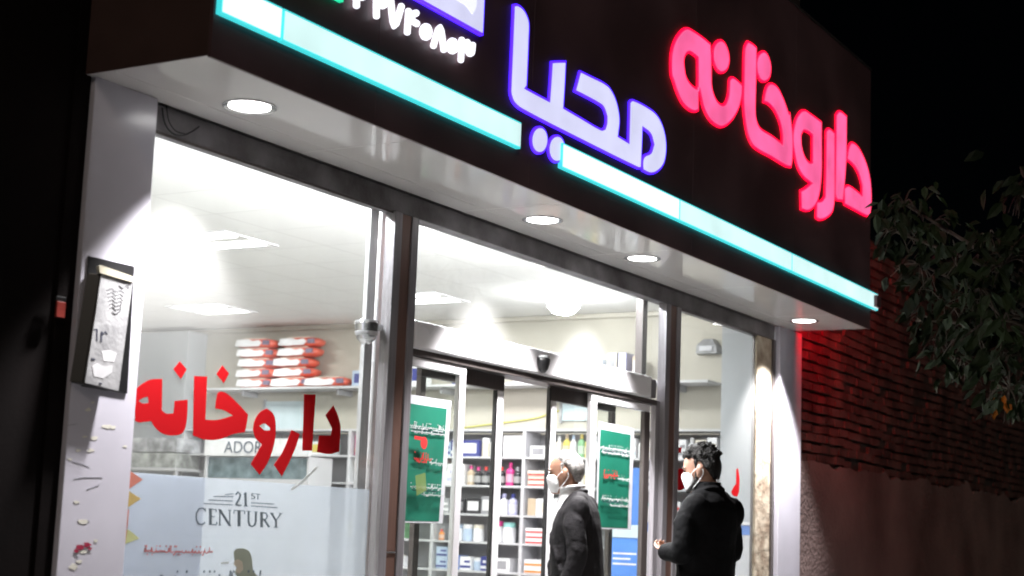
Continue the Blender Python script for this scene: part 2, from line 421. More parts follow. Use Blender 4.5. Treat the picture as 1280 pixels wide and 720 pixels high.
part('shop_floor', box(4.332, XW-.002, .10, 8.798, -.1, .02, bevel=0), M['floor'])
part('cornice', box(XW-.05, XW-.001, .11, 8.79, ZC-.045, ZC-.001, bevel=.008), M['wall_in'])
part('corner_column', box(12.12, XW-.003, .11, .62, .021, ZC-.003, bevel=.004), M['wall_blue'])
part('pale_block', box(12.40, XW-.003, 6.72, 7.42, .021, ZC-.047, bevel=.004), M['wall_blue'])  # full-height block, stand-in for a pale blue-grey patch
part('bare_jamb', box(11.345, 11.66, .0, .035, 0, 2.879, bevel=.012), M['rough_stone'])
part('jamb_edge', box(11.66, 11.713, -.012, .05, 0, 2.879, bevel=.003), M['alu_dark'])
part('upper_wall', box(4.2, 12.2, .0, .3, 3.42, 9.0, bevel=0), M['upper_wall'])
part('lintel_wall', box(4.2, 12.2, .092, .125, 2.99, 3.296, bevel=0), M['wall_in'])
# stuck-on paper remains and stains on the left pillar
Z = crop(0, 480, 2.977)
rnd = random.Random(3)
bits = []
for (px, py, s) in ((110, 512, 3.2), (116, 503, 1.6), (133, 533, 4), (141, 534, 2.6), (106, 546, 2.2), (118, 548, 3), (98, 563, 2), (114, 563, 3.2), (156, 558, 2), (87, 574, 2), (96, 628, 2.5), (104, 652, 4), (92, 708, 5), (104, 690, 3), (120, 676, 2.4), (99, 702, 3)):
    pl = []
    for k in range(9):
        a = 2*math.pi*k/9; rr = s*rnd.uniform(.55, 1.25); pl.append((px+rr*1.5*math.cos(a), py+rr*.8*math.sin(a)))
    bits.append(toplane(pl, -.0505))
for q in bits: marks('paper_scrap', [q], -.0502, .001, cm((.72, .70, .62)), left_p)
bits = []
for (px, py, s) in ((100, 684, 4.5), (109, 681, 4), (95, 689, 2.5), (112, 686, 2)):
    pl = [(px+s*rnd.uniform(.6, 1.2)*1.3*math.cos(2*math.pi*k/8), py+s*rnd.uniform(.6, 1.2)*.9*math.sin(2*math.pi*k/8)) for k in range(8)]
    bits.append(toplane(pl, -.0515))
for k, q in enumerate(bits): marks('torn_sticker', [q], -.0515, .0008+k*.0002, cm((.36, .03, .07)), left_p)
bits = [toplane(ribbon2([(92, 599), (104, 597), (128, 597)], .8), -.0505), toplane(ribbon2([(108, 612), (116, 609), (124, 606)], .6), -.0505), toplane(ribbon2([(84, 532), (96, 530)], .7), -.0505), toplane(ribbon2([(105, 650), (112, 652)], 1.0), -.0505), toplane(ribbon2([(94, 694), (97, 697)], 2), -.0505), toplane(ribbon2([(90, 577), (104, 581), (112, 584)], .5), -.0505)]
for q in bits: marks('scratch_mark', [q], -.0502, .0009, cm((.28, .28, .32)), left_p)

# neighbouring walls
lw = thing('neighbouring_facade', 'nearly black brown clad wall left of the white pillar', 'wall', (1, 0, 0))
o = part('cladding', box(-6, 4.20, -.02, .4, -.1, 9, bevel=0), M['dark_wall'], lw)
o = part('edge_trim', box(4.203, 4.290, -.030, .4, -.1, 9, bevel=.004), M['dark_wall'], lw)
rs = thing('red_marker_tag', 'small red plate fixed to the dark wall left of the meter box', 'tag', tuple(onY(76, 387, -.06)))
p = onY(76, 387, -.06)
keep(obj('plate', box(p.x-.022, p.x+.022, -.062, -.054, p.z-.03, p.z+.03, bevel=.002), cm((.30, .035, .025))), rs)
keep(obj('bracket', box(p.x-.022, p.x+.03, -.054, -.046, p.z+.032, p.z+.05, bevel=.002), M['black']), rs)

rw = thing('brick_wall', 'brown brick wall with stained plaster below, glowing red beside the sign', 'wall', (16, 0, 0))
bm = B(); rnd = random.Random(11)
for j in range(26):
    z0 = 1.965+j*.083; off = (j % 2)*.11
    for i in range(-1, 36):
        x0 = 12.21+i*.228+off
        a, b = max(12.212, x0), x0+.212
        if b-a < .03: continue
        d = rnd.uniform(-.006, .008); tz = rnd.uniform(-.008, .008)+.012*math.sin(i*.35+j*.1)
        if rnd.random() < .07: continue
        abox(bm, a, b, -.012-d-.006, .05, z0+tz, z0+.062+tz+rnd.uniform(-.004, .006))
part('brickwork', bm, M['brick'], rw)
part('mortar_bed', box(12.207, 20.5, .004, .3, 1.955, 4.125, bevel=0), M['mortar'], rw)
# rough plaster sheet with an uneven top edge
bm = B(); nx = 90; top = []; bot = []
for i in range(nx+1):
    x = 12.207+i*(20.5-12.207)/nx
    zt = 1.96+.16*noise.noise(Vector((x*1.3, 3, 0)))+.07*noise.noise(Vector((x*5, 1, 0)))
    top.append((x, zt)); bot.append((x, -.1))
f = []; 
va = [bm.verts.new((x, -.024, z)) for x, z in top]; vb = [bm.verts.new((x, -.026, z)) for x, z in bot]; vc = [bm.verts.new((x, .3, z)) for x, z in top]
for i in range(nx):
    bm.faces.new((vb[i], vb[i+1], va[i+1], va[i])); bm.faces.new((va[i], va[i+1], vc[i+1], vc[i]))
part('plaster_base', bm, M['plaster'], rw)

# ================================================================== downlights in the soffit
LAMPS = []
dl_lab = ('round downlight nearest the left pillar, under the blue end of the sign', 'round downlight above the automatic door, left of a pair', 'round downlight above the right end of the automatic door', 'round downlight at the far right end of the soffit, above the red brick wall')
for i, (px, py) in enumerate(((312, 133), (678, 275), (803, 323), (1005, 401))):
    q = onZ(px, py, 2.992)
    t = thing('downlight', dl_lab[i], 'downlight', (q.x, q.y, 2.993), 'downlights in the white soffit')
    bm = B(); lathe(bm, [(.088, -.002), (.108, -.006), (.112, -.0045), (.112, -.0005), (.088, -.0005)], 32)
    obj('trim_ring', bm, M['trim'], t)
    bm = B(); lathe(bm, [(.0865, -.0046), (.0865, -.0012)], 32); obj('diffuser', bm, M['lamp_disc'], t)
    l = bpy.data.lights.new('downlight_beam', 'SPOT'); l.energy = (480, 520, 520, 820)[i]; l.spot_size = R(88); l.spot_blend = .42; l.shadow_soft_size = .06; l.color = (1, .97, .97)
    lo = bpy.data.objects.new('downlight_beam', l); COL.objects.link(lo); lo.parent = t; lo.location = (0, 0, -.03)

# ================================================================== windows
def stile(bm, px, x, w, y0, y1, z0, z1): abox(bm, x, x+w, y0, y1, z0, z1, bevel=.003)
def window(name, label, x0, x1, z0, z1, parent_group=None):
    return thing(name, label, 'window', (x0, 0, z0), parent_group)
GL0, GL1 = .012, .018
w1 = window('shop_window', 'left shop window with red lettering and frosted film on its lower half', 4.69, 6.42, .1, 2.88)
keep(obj('glass_pane', box(4.644, 6.416, GL0, GL1, .1, 2.878, bevel=0), M['glass']), w1)
keep(obj('bottom_rail', box(4.644, 6.416, .0, .06, .02, .098), M['alu']), w1)
keep(obj('rear_post', box(6.365, 6.435, .10, .125, .02, 2.93), M['post_grey']), w1)
keep(obj('rear_rail', box(6.462, 6.50, .10, .15, .02, 2.93), M['alu_white']), w1)
keep(obj('top_bead', box(4.644, 6.416, .0015, .011, 2.866, 2.8785, bevel=.001), M['alu_dark']), w1)
w3 = window('shop_window', 'narrow right shop window beside the bare plaster jamb', 9.92, 11.34, .1, 2.88)
keep(obj('glass_pane', box(9.915, 11.343, GL0, GL1, .1, 2.878, bevel=0), M['glass']), w3)
keep(obj('bottom_rail', box(9.915, 11.343, .0, .06, .02, .098), M['alu']), w3)
keep(obj('top_bead', box(9.915, 11.343, .0015, .011, 2.866, 2.8785, bevel=.001), M['alu_dark']), w3)
keep(obj('edge_strip', box(11.330, 11.3435, .019, .034, .1, 2.878, bevel=.001), M['alu_dark']), w3)
# mullions
def mullion(x0, x1, label):
    t = thing('mullion', label, 'mullion', (x0, 0, 0)); w = x1-x0
    keep(obj('rail', box(x0, x0+w*.30, -.012, .05, 0, 2.879), M['alu']), t)
    keep(obj('rail', box(x0+w*.72, x1, -.010, .05, 0, 2.879), M['alu']), t)
    keep(obj('channel', box(x0+w*.305, x0+w*.715, -.004, .045, 0, 2.8785), M['alu_brown']), t)
    keep(obj('screw_plate', box(x0+w*.32, x0+w*.70, -.0085, -.0045, 1.18, 1.188, bevel=.001), M['trim']), t)
mullion(6.418, 6.636, 'broad grey and brown mullion between the lettered window and the door')
mullion(9.668, 9.912, 'grey and brown mullion between the door and the right window')

# red vinyl word on the left window
H = crop(160, 440, 4.5)
WORD = [
 [[(118,158),(150,152),(192,152),(191,250),(190,328),(215,346),(255,345),(259,310),(262,275),(335,268),(334,330),(330,385),(320,432),(300,460),(245,470),(190,457),(150,422),(130,390),(100,392),(60,396),(38,385),(40,300),(44,208),(75,182)],
  [(58,275),(85,258),(112,252),(116,286),(85,290)]],
 [[(290,52),(330,97),(297,152),(255,97)]],
 [[(372,135),(445,138),(440,260),(435,380),(500,382),(590,358),(540,328),(490,318),(495,270),(503,232),(522,222),(560,237),(620,292),(675,352),(668,400),(658,450),(590,462),(540,482),(490,495),(430,492),(365,470),(368,300)]],
 [[(530,75),(568,120),(538,175),(497,125)]],
 [[(780,318),(815,345),(830,395),(828,480),(810,560),(778,635),(740,690),(690,630),(730,560),(752,520),(718,485),(702,440),(710,390),(740,340)],
  [(738,416),(765,402),(798,424),(800,440),(768,440)]],
 [[(920,438),(965,462),(945,530),(915,600),(865,700),(820,635),(870,560)]],
 [[(990,238),(1055,238),(1045,400),(1035,555),(980,555),(985,400)]],
 [[(1155,300),(1180,355),(1195,420),(1192,490),(1188,560),(1130,575),(1062,562),(1075,470),(1140,470),(1148,430),(1110,355)]],
]
for polys in WORD:
    keep(shape('red_letter', [toplane(H(pl), .0105) for pl in polys], .0108, .0012, M['red_vinyl']), w1)
# frosted film and its print
zf = 1.482
keep(obj('frosted_film', box(4.646, 6.36, GL1+.0036, GL1+.0042, .1, zf, bevel=0), M['film']), w1)
keep(obj('printed_panel', box(4.646, 5.165, GL1+.0047, GL1+.0052, .1, zf-.004, bevel=0), M['film_white']), w1)
T = crop(40, 574, 4.923); YD = .0212
for col, pl in (((.75, .16, .09), [(594, 65), (680, 125), (594, 185)]), ((.72, .45, .08), [(586, 190), (670, 243), (584, 300)]), ((.75, .25, .2), [(583, 302), (598, 310), (588, 425), (573, 430)]), ((.75, .72, .3), [(590, 430), (660, 488), (572, 522)]), ((.75, .35, .12), [(574, 432), (588, 434), (570, 545), (562, 545)])):
    keep(marks('coloured_triangle', [toplane(T(pl), YD)], YD, .0006, cm(col)), w1)
# 21ST CENTURY
def ln(a, b, w=1.3): return ribbon2([a, b], w)
G2 = crop(240, 560, 4.5)
pl = []
for a, b in (((185, 262), (232, 257)), ((120, 272), (232, 274)), ((92, 292), (228, 298)), ((65, 312), (228, 320)), ((332, 308), (462, 315)), ((332, 326), (480, 336))): pl.append(ribbon2(G2([a, b]), 1.1))
pl.append(ribbon2(G2([(246, 262), (258, 247), (272, 262), (266, 285), (246, 318)]), 2.0)); pl.append(ribbon2(G2([(244, 320), (276, 323)]), 1.8))
pl.append(ribbon2(G2([(300, 250), (302, 326)]), 2.6)); pl.append(ribbon2(G2([(290, 326), (314, 328)]), .9)); pl.append(ribbon2(G2([(290, 262), (301, 250)]), 1.0))
pl.append(ribbon2(G2([(352, 258), (336, 256), (336, 268), (352, 272), (350, 286), (334, 284)]), 1.0)); pl.append(ribbon2(G2([(358, 258), (386, 262)]), 1.0)); pl.append(ribbon2(G2([(371, 260), (370, 290)]), 1.2))
def serif(x, y0, y1, w, s=9): return [ribbon2(G2([(x, y0), (x, y1)]), w*1.3), ribbon2(G2([(x-s, y0), (x+s, y0)]), 1.0), ribbon2(G2([(x-s, y1), (x+s, y1)]), 1.0)]
pl.append(ribbon2(G2([(76, 352), (60, 338), (40, 340), (24, 366), (24, 402), (38, 428), (58, 430), (74, 418)]), 1.7)); pl.append(ribbon2(G2([(75, 338), (76, 358)]), .9))
pl += serif(103, 342, 430, 2.6); pl.append(ribbon2(G2([(103, 343), (134, 346), (136, 358)]), 1.1)); pl.append(ribbon2(G2([(103, 385), (126, 387)]), 1.1)); pl.append(ribbon2(G2([(103, 430), (136, 433), (140, 416)]), 1.2))
pl += serif(156, 346, 434, 1.0, 8); pl.append(ribbon2(G2([(156, 347), (212, 436)]), 2.8)); pl += serif(212, 350, 436, 1.0, 8)
pl += serif(264, 352, 438, 2.8); pl.append(ribbon2(G2([(234, 368), (236, 351), (294, 354), (296, 372)]), 1.0))
pl.append(ribbon2(G2([(318, 356), (317, 415), (324, 436), (338, 442), (352, 432), (358, 415), (359, 360)]), 2.0)); pl.append(ribbon2(G2([(306, 355), (330, 357)]), .8)); pl.append(ribbon2(G2([(350, 359), (370, 360)]), .8))
pl += serif(391, 362, 444, 2.6, 8); pl.append(ribbon2(G2([(391, 363), (416, 366), (424, 384), (414, 402), (392, 402)]), 1.7)); pl.append(ribbon2(G2([(406, 402), (434, 446)]), 2.4))
pl.append(ribbon2(G2([(446, 366), (472, 408)]), 2.2)); pl.append(ribbon2(G2([(500, 368), (472, 408)]), 1.1)); pl.append(ribbon2(G2([(472, 408), (471, 446)]), 2.2)); pl.append(ribbon2(G2([(460, 446), (484, 447)]), .8)); pl.append(ribbon2(G2([(490, 367), (508, 369)]), .8)); pl.append(ribbon2(G2([(438, 365), (458, 367)]), .8))
keep(marks('printed_wordmark', [toplane(q, YD) for q in pl], YD, .0006, M['ink_blue']), w1)
# thin red handwriting line, dark print below it, printed portrait figure
rnd = random.Random(5)
p0 = onY(178, 690, YD); p1 = onY(266, 686, YD)
keep(marks('red_lettering', scrawl(p0.x, p1.x, p0.z, .028, rnd), YD, .0006, cm((.55, .09, .09))), w1)
p0 = onY(196, 722, YD); p1 = onY(334, 722, YD)
keep(marks('dark_lettering', scrawl(p0.x, p1.x, p0.z-.02, .05, rnd), YD, .0006, M['ink_blue']), w1)
hd = [(293, 700), (292, 690), (296, 686), (306, 686), (312, 690), (315, 700), (316, 712), (322, 722), (322, 760), (296, 760), (299, 724), (293, 716), (296, 710)]
keep(shape('printed_figure', [toplane(hd, YD)], YD, .0006, cm((.30, .31, .24))), w1)
hd = [(293, 701), (297, 699), (303, 702), (304, 712), (299, 717), (294, 714), (296, 709), (292, 706)]
keep(shape('printed_face', [toplane(hd, YD-.0008)], YD-.0008, .0004, cm((.55, .44, .34))), w1)
pl = [ribbon2([(364, 612), (378, 602), (396, 584)], 3.2), ribbon2([(276, 704), (286, 703)], 2)]
keep(marks('clear_tape', [toplane(q, YD) for q in pl], YD, .0008, M['white_paint']), w1)
# red letters on the right window, mostly behind the man
K = crop(800, 540, 4)
for q in ([(482,186),(490,180),(497,235),(495,300),(486,322),(466,318),(455,300),(472,268),(480,262)], [(176,205),(200,182),(224,190),(222,280),(205,292),(176,288)], [(190,80),(208,74),(206,106),(190,104)]):
    keep(shape('red_letter', [toplane(K(q), .0105)], .0108, .0012, M['red_vinyl']), w3)

# ================================================================== automatic sliding door
X0, X1 = 6.640, 9.664
dr = thing('sliding_door', 'automatic glass sliding door with white header, posters on its fixed side panels', 'door', (X0, 0, 0))
hz0, hz1 = 2.212, 2.358
keep(obj('header_box', box(X0+.002, 9.46, -.012, .16, hz0, hz1, bevel=.012), M['header']), dr)
keep(obj('header_end', box(9.462, 9.58, .01, .15, hz0+.01, hz1-.01, bevel=.01), M['alu']), dr)
keep(obj('header_track', box(X0+.002, 9.58, .004, .15, hz0-.036, hz0-.001), M['alu_dark']), dr)
keep(obj('transom_pane', box(X0+.002, 9.662, GL0+.03, GL1+.03, hz1+.001, 2.878, bevel=0), M['glass']), dr)
keep(obj('transom_post', box(9.50, 9.57, .085, .14, hz1+.001, 2.93), M['alu_dark']), dr)
keep(obj('side_post', box(9.60, 9.662, .02, .06, 0, hz0-.001), M['alu']), dr)
def leaf(name, x0, x1, y, m_st, m_top, wl, wr, toph, gm='glass_clean'):
    zt = hz0-.038; bm = B()
    p = obj(name, abox(B(), x0+wl, x1-wr, y+.012, y+.018, .10, zt-toph, bevel=0), M[gm]); keep(p, dr)
    bm = B(); abox(bm, x0, x1, y, y+.034, zt-toph, zt, bevel=.004); abox(bm, x0, x1, y, y+.034, .03, .098, bevel=.004)
    keep(obj('rail', bm, M[m_top]), p)
    for a, b, mm in ((x0, x0+wl, m_st[0]), (x1-wr, x1, m_st[1])):
        keep(obj('stile', abox(B(), a, b, y+.001, y+.033, .0985, zt-toph-.0005, bevel=.004), M[mm]), p)
    return p
sp1 = leaf('side_panel', X0+.002, 7.19, .012, ('alu_white', 'alu_white'), 'alu_white', .03, .062, .05)
sp2 = leaf('side_panel', 8.655, 9.50, .012, ('alu_white', 'alu_dark'), 'alu_white', .075, .085, .05)
sl1 = leaf('sliding_leaf', 6.83, 7.68, .062, ('alu_dark', 'alu_white'), 'alu_dark', .05, .065, .085)
sl2 = leaf('sliding_leaf', 8.235, 9.09, .062, ('alu_white', 'alu_dark'), 'alu_dark', .065, .05, .085)
for x, lf in ((7.603, sl1), (8.223, sl2)):
    keep(obj('rubber_seal', box(x, x+.010, .066, .092, .1, hz0-.05, bevel=.003), M['black']), lf)
q = onY(674, 452, -.012)
bm = B(); lathe(bm, [(.012, -.066), (.028, -.045), (.038, -.012), (.04, .012), (.034, .020)], 20, Matrix.Translation((q.x, -.040, q.z)))
abox(bm, q.x-.03, q.x+.03, -.04, -.0125, q.z+.002, q.z+.03, bevel=.004)
ms = keep(obj('motion_sensor', bm, M['black'], smooth=True), dr)
bm = B(); lathe(bm, [(.036, .0206), (.036, .030), (.020, .034)], 20, Matrix.Translation((q.x, -.040, q.z))); keep(obj('sensor_cap', bm, M['grey_metal']), ms)

def poster(c, label, seed):
    """c: four corners in (x,z): tl, tr, br, bl on the street side of the door glass"""
    tl, tr, br, bl = c; y = .0105; cx = (tl[0]+br[0])/2
    t = thing('poster', label, 'poster', (cx, y, bl[1]), 'green posters on the door panels')
    def L(u, v):
        a = Vector(tl).lerp(Vector(tr), u); b = Vector(bl).lerp(Vector(br), u); r = a.lerp(b, v); return (r.x, r.y)
    keep(shape('sheet', [[L(0, 0), L(1, 0), L(1, 1), L(0, 1)]], y, .0016, M['poster_white'], smooth=False), t)
    y -= .0018
    keep(shape('green_print', [[L(.04, .07), L(.90, .07), L(.90, .985), L(.04, .985)]], y, .0006, M['poster_green'], smooth=False), t)
    y -= .0008
    rnd = random.Random(seed); x0, x1 = L(.06, 0)[0], L(.87, 0)[0]; H_ = tl[1]-bl[1]
    zz = lambda v: tl[1]-H_*v
    for nm, v, h, m, lo, hi in (('white_lettering', .245, .05, M['white_paint'], .06, .88), ('dark_lettering', .27, .03, M['ink'], .1, .85), ('white_lettering', .285, .035, M['white_paint'], .06, .88), ('red_lettering', .50, .075, M['poster_red'], .12, .55), ('white_lettering', .52, .045, M['white_paint'], .5, .88), ('white_lettering', .72, .045, M['white_paint'], .06, .88), ('dark_lettering', .745, .028, M['ink'], .1, .7), ('white_lettering', .775, .03, M['white_paint'], .3, .88)):
        keep(marks(nm, scrawl(L(lo, 0)[0], L(hi, 0)[0], zz(v), h*H_*.8, rnd), y, .0005, m), t); y -= .0022
    if seed == 1:
        q = Vector(L(.33, .37)); keep(marks('red_dot', [[(q.x+.032*math.cos(a*.5236), q.y+.032*math.sin(a*.5236)) for a in range(12)], ribbon2([(q.x-.09, q.y+.022), (q.x-.02, q.y+.02)], .018)], y, .0005, M['poster_red']), t)
        keep(marks('yellow_patch', [[(q.x-.07, q.y-.17), (q.x+.02, q.y-.15), (q.x+.04, q.y-.24), (q.x-.05, q.y-.27)]], y-.003, .0004, film_mat('yellow_print', (.45, .5, .15), .45)), t)
P1 = [(6.645, 1.975), (7.045, 1.977), (7.010, 1.336), (6.645, 1.330)]
poster(P1, 'green poster with a red dot on the door panel beside the broad mullion', 1)
P2 = [(8.752, 2.005), (9.252, 1.998), (9.243, 1.348), (8.752, 1.345)]
poster(P2, 'green poster on the right door panel, behind the grey-haired man', 2)

# ================================================================== interior: lamps
for i, (q, lab) in enumerate((
    ([(217, 297), (283, 292), (253, 309), (330, 304)], 'pair of recessed ceiling lamps nearest the left window'),
    ([(225, 383.5), (274, 382.5), (253, 389.5), (304, 389)], 'pair of recessed ceiling lamps farthest back, above the red packs'),
    ([(495, 370), (540, 369), (505, 377), (562, 374)], 'pair of recessed ceiling lamps seen just right of the broad mullion'))):
    a, b, c, d = [onZ(*p, ZC) for p in q]; ctr = (a+b+c+d)/4
    t = thing('ceiling_lamp', lab, 'ceiling lamp', (ctr.x, ctr.y, ZC), 'recessed ceiling lamps')
    L = .52
    for k, dx in ((0, -.16), (1, .16)):
        bm = B(); abox(bm, dx-.085, dx+.085, -L/2, L/2, -.008, -.004, bevel=.001); obj('diffuser', bm, M['panel_lamp'], t)
    bm = B()
    for x0_, x1_, y0_, y1_ in ((-.30, -.275, -.33, .33), (.275, .30, -.33, .33), (-.274, .274, -.33, -.305), (-.274, .274, .305, .33)): abox(bm, x0_, x1_, y0_, y1_, -.010, -.001, bevel=.001)
    obj('frame', bm, M['alu_white'], t)
    l = bpy.data.lights.new('lamp_light', 'AREA'); l.shape = 'RECTANGLE'; l.size = .55; l.size_y = .6; l.energy = 42; l.color = (1, .985, .955)
    lo = bpy.data.objects.new('lamp_light', l); COL.objects.link(lo); lo.parent = t; lo.location = (0, 0, -.03)
q = onZ(852, 409, ZC)
t = thing('ceiling_lamp', 'single small ceiling lamp seen through the narrow right window', 'ceiling lamp', (q.x, q.y, ZC), 'recessed ceiling lamps')
obj('diffuser', abox(B(), -.3, .3, -.11, .11, -.02, -.001, bevel=.004), M['panel_lamp'], t)
for (x, y) in ((6.6, 5.6), (9.3, 6.6), (11.0, 4.2), (8.6, 2.0), (5.6, 3.2)):
    pass
l = bpy.data.lights.new('lamp_light', 'AREA'); l.shape = 'RECTANGLE'; l.size = .6; l.size_y = .6; l.energy = 36; l.color = (1, .985, .955)
lo = bpy.data.objects.new('lamp_light', l); COL.objects.link(lo); lo.parent = t; lo.location = (0, 0, -.04)
# unseen tube added behind the lintel to burn out the ceiling by the glass
t = thing('added_tube', 'added unseen white tube behind the lintel beam, burning out the ceiling edge', 'lamp', (8, .4, 3.09))
bm = B()
for a in range(4): limb(bm, [(4.8+a*1.36, .40, 3.09), (5.4+a*1.36, .40, 3.09), (6.08+a*1.36, .40, 3.09)], [.014]*3, 10)
keep(obj('tube', bm, M['tube'], smooth=True), t)
keep(obj('batten', box(4.75, 10.2, .36, .44, 3.108, 3.14), M['alu_white']), t)
for x in (5.2, 7.4, 9.6): keep(obj('hanger', box(x-.008, x+.008, .392, .408, 3.141, 3.299, bevel=.001), M['alu_white']), t)
q = onZ(705, 368, ZC)  # globe added to make the blown-out blob on the ceiling
t = thing('added_globe', 'added bright globe burning out the ceiling above the door header', 'ceiling lamp', (q.x, q.y, ZC))
bm = B(); lathe(bm, [(.04, -.17), (.09, -.155), (.13, -.11), (.14, -.07), (.12, -.035)], 28); obj('globe', bm, M['globe'], t, smooth=True)
bm = B(); lathe(bm, [(.13, -.034), (.13, -.001)], 28); obj('base', bm, M['alu_white'], t)

# ================================================================== shelving on the side wall
SX = 12.40; YS = [.66, 1.76, 2.64, 3.59, 4.58, 5.66, 6.70]; ZS = [2.23, 1.98, 1.72, 1.46, 1.21, .95, .69, .43, .12]
sh = thing('wall_shelving', 'tall white laminate shelving full of medicine along the side wall', 'shelving', (SX, 3.8, 0))
bm = B()
for i, z in enumerate(ZS): abox(bm, SX, SX+.27, YS[0], YS[-1], z-.018, z, bevel=.002)
keep(obj('shelf_boards', bm, M['shelf']), sh)
for y in YS: keep(obj('upright', abox(B(), SX-.002, SX+.272, y-.016, y+.016, .021, 2.232, bevel=.002), M['shelf']), sh)
keep(obj('back_panel', box(SX+.273, XW-.005, YS[0], YS[-1], .021, 2.2, bevel=0), M['shelf_back']), sh)
hs = thing('high_shelf', 'long thin cream shelf high on the side wall above the shelving', 'shelf', (12.5, 3.5, 2.65))
keep(obj('board', box(12.40, XW-.002, .86, 6.60, 2.628, 2.650), M['shelf']), hs)
for y in (1.2, 2.4, 3.6, 4.8, 6.0): keep(obj('bracket', abox(B(), 12.46, XW-.003, y-.012, y+.012, 2.57, 2.627, bevel=.002), M['shelf_back']), hs)

# pale panels on the wall between shelves
for c, lab in ((((333, 502), (385, 545)), 'pale blue panel on the wall behind the red window lettering'), (((704, 492), (738, 526)), 'pale blue panel on the wall seen left of the right door panel')):
    a = onX(*c[0], XW-.01, ); b = onX(*c[1], XW-.01)
    t = thing('wall_panel', lab, 'panel', (XW-.01, (a.y+b.y)/2, b.z), 'pale blue wall panels')
    keep(obj('board', box(XW-.02, XW-.002, b.y, a.y, b.z, a.z), M['pale_blue']), t)
    keep(obj('frame', abox(abox(B(), XW-.03, XW-.002, b.y-.025, b.y-.001, b.z-.02, a.z+.02), XW-.03, XW-.002, a.y+.001, a.y+.025, b.z-.02, a.z+.02), M['grey_metal']), t)
# yellow cable along the wall above the shelves
pts = [onX(x, y, XW-.012) for x, y in ((565, 537), (600, 532), (640, 527), (672, 522), (700, 513), (735, 508), (752, 505))]
bm = B(); limb(bm, pts, [.006]*len(pts), 8); tag(obj('yellow_cable', bm, cm((.62, .6, .12)), smooth=True), 'thin yellow cable running along the cream wall above the shelves', 'cable')
# emergency lamp on the wall
p = onX(888, 436, XW)
t = thing('emergency_lamp', 'small grey emergency lamp on the cream wall in the right window', 'lamp', (XW, p.y, p.z))
keep(obj('housing', loft(B(), [[Vector(v) for v in r] for r in ([(XW-.002, p.y-.11, p.z-.05), (XW-.002, p.y+.11, p.z-.05), (XW-.09, p.y+.10, p.z-.05), (XW-.09, p.y-.10, p.z-.05)], [(XW-.002, p.y-.10, p.z+.02), (XW-.002, p.y+.10, p.z+.02), (XW-.10, p.y+.09, p.z+.02), (XW-.10, p.y-.09, p.z+.02)], [(XW-.002, p.y-.05, p.z+.08), (XW-.002, p.y+.05, p.z+.08), (XW-.06, p.y+.04, p.z+.08), (XW-.06, p.y-.04, p.z+.08)])]), M['grey_metal']), t)
keep(obj('lens', box(XW-.108, XW-.101, p.y-.06, p.y+.06, p.z-.03, p.z+.012), M['shelf']), t)
p = onX(872, 471, 12.5)

# ---- products. one mesh per look, copied along the shelves
def copy(o, loc, parent=None):
    c = o.copy(); COL.objects.link(c); c.location = loc
    if parent is not None: c.parent = parent
    for ch in [k for k in o.children]:
        d = ch.copy(); COL.objects.link(d); d.parent = c
    return c
PROTO = {}
def proto(kind, size, c1, c2):
    k = (kind, size, c1, c2)
    if k in PROTO: return PROTO[k]
    w, d, h = size          # w along the shelf (y), d into it (x), h up
    if kind in ('box', 'carton'):
        o = obj('medicine_box' if kind == 'box' else 'carton', abox(B(), 0, d, -w/2, w/2, 0, h, bevel=.002), cm(c1))
        if c2:
            bm = B()
            if kind == 'box': abox(bm, -.0012, -.0002, -w*.47, w*.47, h*.16, h*.34); abox(bm, -.0012, -.0002, -w*.4, w*.1, h*.55, h*.72)
            else: abox(bm, -.0012, -.0002, -w*.36, w*.36, h*.2, h*.8)
            obj('printed_pattern', bm, cm(c2), o)
    elif kind == 'stack':
        bm = B(); o = obj('flat_box', abox(B(), 0, d, -w/2, w/2, 0, h, bevel=.002), cm(c1))
        obj('printed_stripe', abox(B(), -.0012, -.0002, -w*.48, w*.48, h*.1, h*.42), cm(c2), o)
    elif kind == 'bottle':
        r = w/2; bm = B(); lathe(bm, [(r*.9, 0), (r, h*.03), (r, h*.62), (r*.85, h*.70), (r*.4, h*.76), (r*.38, h*.80)], 16, Matrix.Translation((r+.01, 0, 0)))
        o = obj('bottle', bm, cm(c1, .25), smooth=False)
        bm = B(); lathe(bm, [(r*.46, h*.801), (r*.46, h*.97), (r*.36, h)], 14, Matrix.Translation((r+.01, 0, 0))); obj('cap', bm, cm(c2 or (.7, .7, .7)), o)
        bm = B(); lathe(bm, [(r*1.012, h*.15), (r*1.012, h*.5)], 16, Matrix.Translation((r+.01, 0, 0))); obj('printed_label', bm, cm(tuple(min(.8, a*.5+.3) for a in c1)), o)
    elif kind == 'jar':
        r = w/2; bm = B(); lathe(bm, [(r*.94, 0), (r, h*.04), (r, h*.70), (r*.9, h*.76)], 18, Matrix.Translation((r+.01, 0, 0)))
        o = obj('jar', bm, cm(c1, .3))
        bm = B(); lathe(bm, [(r*.96, h*.762), (r*.96, h*.97), (r*.9, h)], 18, Matrix.Translation((r+.01, 0, 0))); obj('lid', bm, cm(c2 or (.75, .75, .75)), o)
    PROTO[k] = (o, [False]); return PROTO[k]
ORD = ['first', 'second', 'third', 'fourth', 'fifth', 'sixth', 'seventh', 'eighth', 'ninth', 'tenth', 'eleventh', 'twelfth', 'thirteenth']
def place(kind, size, c1, c2, loc, label, cat, group):
    o, used = proto(kind, size, c1, c2)
    if not used[0]: used[0] = True; o.location = loc
    else: o = copy(o, loc)
    tag(o, label, cat, group); return o
